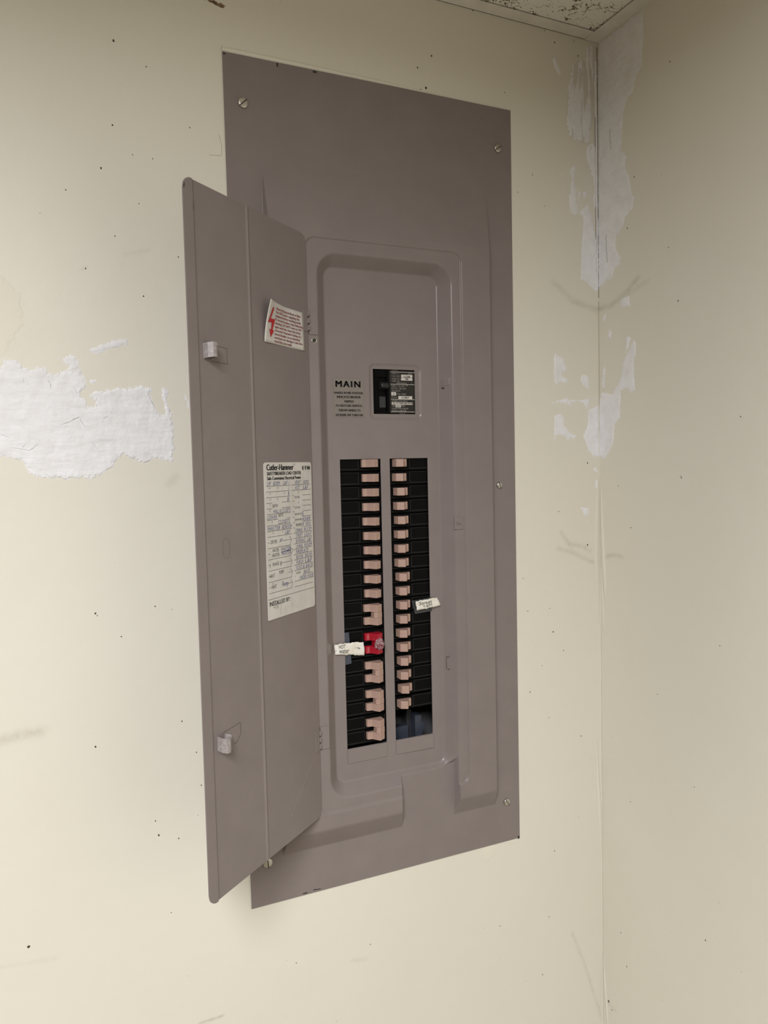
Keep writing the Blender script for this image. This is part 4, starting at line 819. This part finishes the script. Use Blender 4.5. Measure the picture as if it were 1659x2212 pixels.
for k in range(5):
    zc = .5503 - PITCH * (10.5 + 2 * k) + (.0008, .0005, 0, -.0004, -.0012)[k]; red = k == 1
    lab = 'double breaker with linked handles ' + DL[k] if red else 'tan linked-handle double breaker, ' + DL[k]
    place_breaker('double_circuit_breaker', (.1355, 0, Z0 + zc), lab, 'double breakers beside the door',
        [('body', body2, (0, 0, 0), []), ('handle', h2r if red else h2, (.0004, 0, .0094), [('on_mark', on2r if red else on2)]), ('handle', h2r if red else h2, (.0004, 0, -.0078), [('on_mark', on2r if red else on2)]), ('handle_tie', tier if red else tie, (.0004, 0, .0008), [])])
    if red:
        bm = bmesh.new(); bmesh.ops.create_icosphere(bm, subdivisions=4, radius=1.0)
        for v in bm.verts:
            p = np.array(v.co[:]); q = float(fbm(np.array([p[0] * 2.3 + p[1] * 1.1]), np.array([p[2] * 2.3 - p[1]]), 5, 4)[0]); rr_ = 1 + .38 * q
            v.co = (p[0] * .0062 * rr_, p[1] * .0040 * rr_, p[2] * .0078 * rr_)
        me = bpy.data.meshes.new('tape_ball'); bm.to_mesh(me); bm.free(); me.materials.append(M_foil)
        rt = [o for o in bpy.data.objects if o.name.startswith('double_circuit_breaker') and o.type == 'EMPTY'][-1]
        link('tape_wrap', me, rt, (.0445, -.0066, .0005))

# main breaker
mbk = tag(empty('main_breaker', (.2160, 0, Z0 + .6450)), 'black main breaker with toggle and white printed rating plate above the breaker columns', 'breaker')
LX, LZ = .2160, .6450
mb = MB(); mb.box(OPM[0] - .003 - LX, OPM[1] + .003 - LX, .0100, .045, OPM[2] - .003 - LZ, OPM[3] + .003 - LZ, .0004)
mb.box(OPM[0] + .0008 - LX, .1885 - LX, .0066, .0110, OPM[2] + .001 - LZ, OPM[3] - .001 - LZ, .0004)
mb.box(.2055 - LX, .2092 - LX, .0062, .0110, OPM[2] + .001 - LZ, OPM[3] - .001 - LZ, .0004)
mb.box(.1885 - LX, .2055 - LX, .0072, .0110, .6160 - LZ, .6200 - LZ, .0004); mb.box(.1885 - LX, .2055 - LX, .0072, .0110, .6640 - LZ, .6735 - LZ, .0004)
mb.box(.1885 - LX, .1935 - LX, .0080, .0110, .6200 - LZ, .6640 - LZ, .0004); mb.build('body', M_black, mbk)
mb = MB(); mb.prism([(.6475 - LZ, .0105), (.6480 - LZ, .0020), (.6500 - LZ, -.0020), (.6550 - LZ, -.0012), (.6575 - LZ, .0040), (.6580 - LZ, .0105)], .1945 - LX, .2050 - LX, .0006); mb.v = [(p[2], p[1], p[0]) for p in mb.v]; mb.build('handle', mat('toggle_black', (0.018, 0.018, 0.019), 0.35), mbk)
mb = MB(); mb.box(.1955 - LX, .2045 - LX, .0085, .0108, .6240 - LZ, .6390 - LZ, .0005); mb.build('handle_slot', M_inside, mbk)
mb = MB(); mb.box(.2094 - LX, OPM[1] - .0006 - LX, .0066, .0110, OPM[2] + .0008 - LZ, OPM[3] - .0008 - LZ, .0008); plate = mb.build('rating_plate', mat('rating_plate_black', (0.012, 0.010, 0.009), 0.4), mbk)
pr = Print(); 
for a0, b0, a1, b1 in D_mb_box: pr.rect(a0, b0, a1, b1, 0)
pr.build('white_fields', [M_white], plate, lambda a, b: (a - LX, .00645, b - LZ))
pr = Print()
for t, k, a0, b0, a1, b1 in D_mb_text: pr.text(t, a0, b0, a1, b1, k, heavy=.00010)
pr.build('lettering', [M_white, M_dimwhite, M_ink], plate, lambda a, b: (a - LX, .00630, b - LZ))
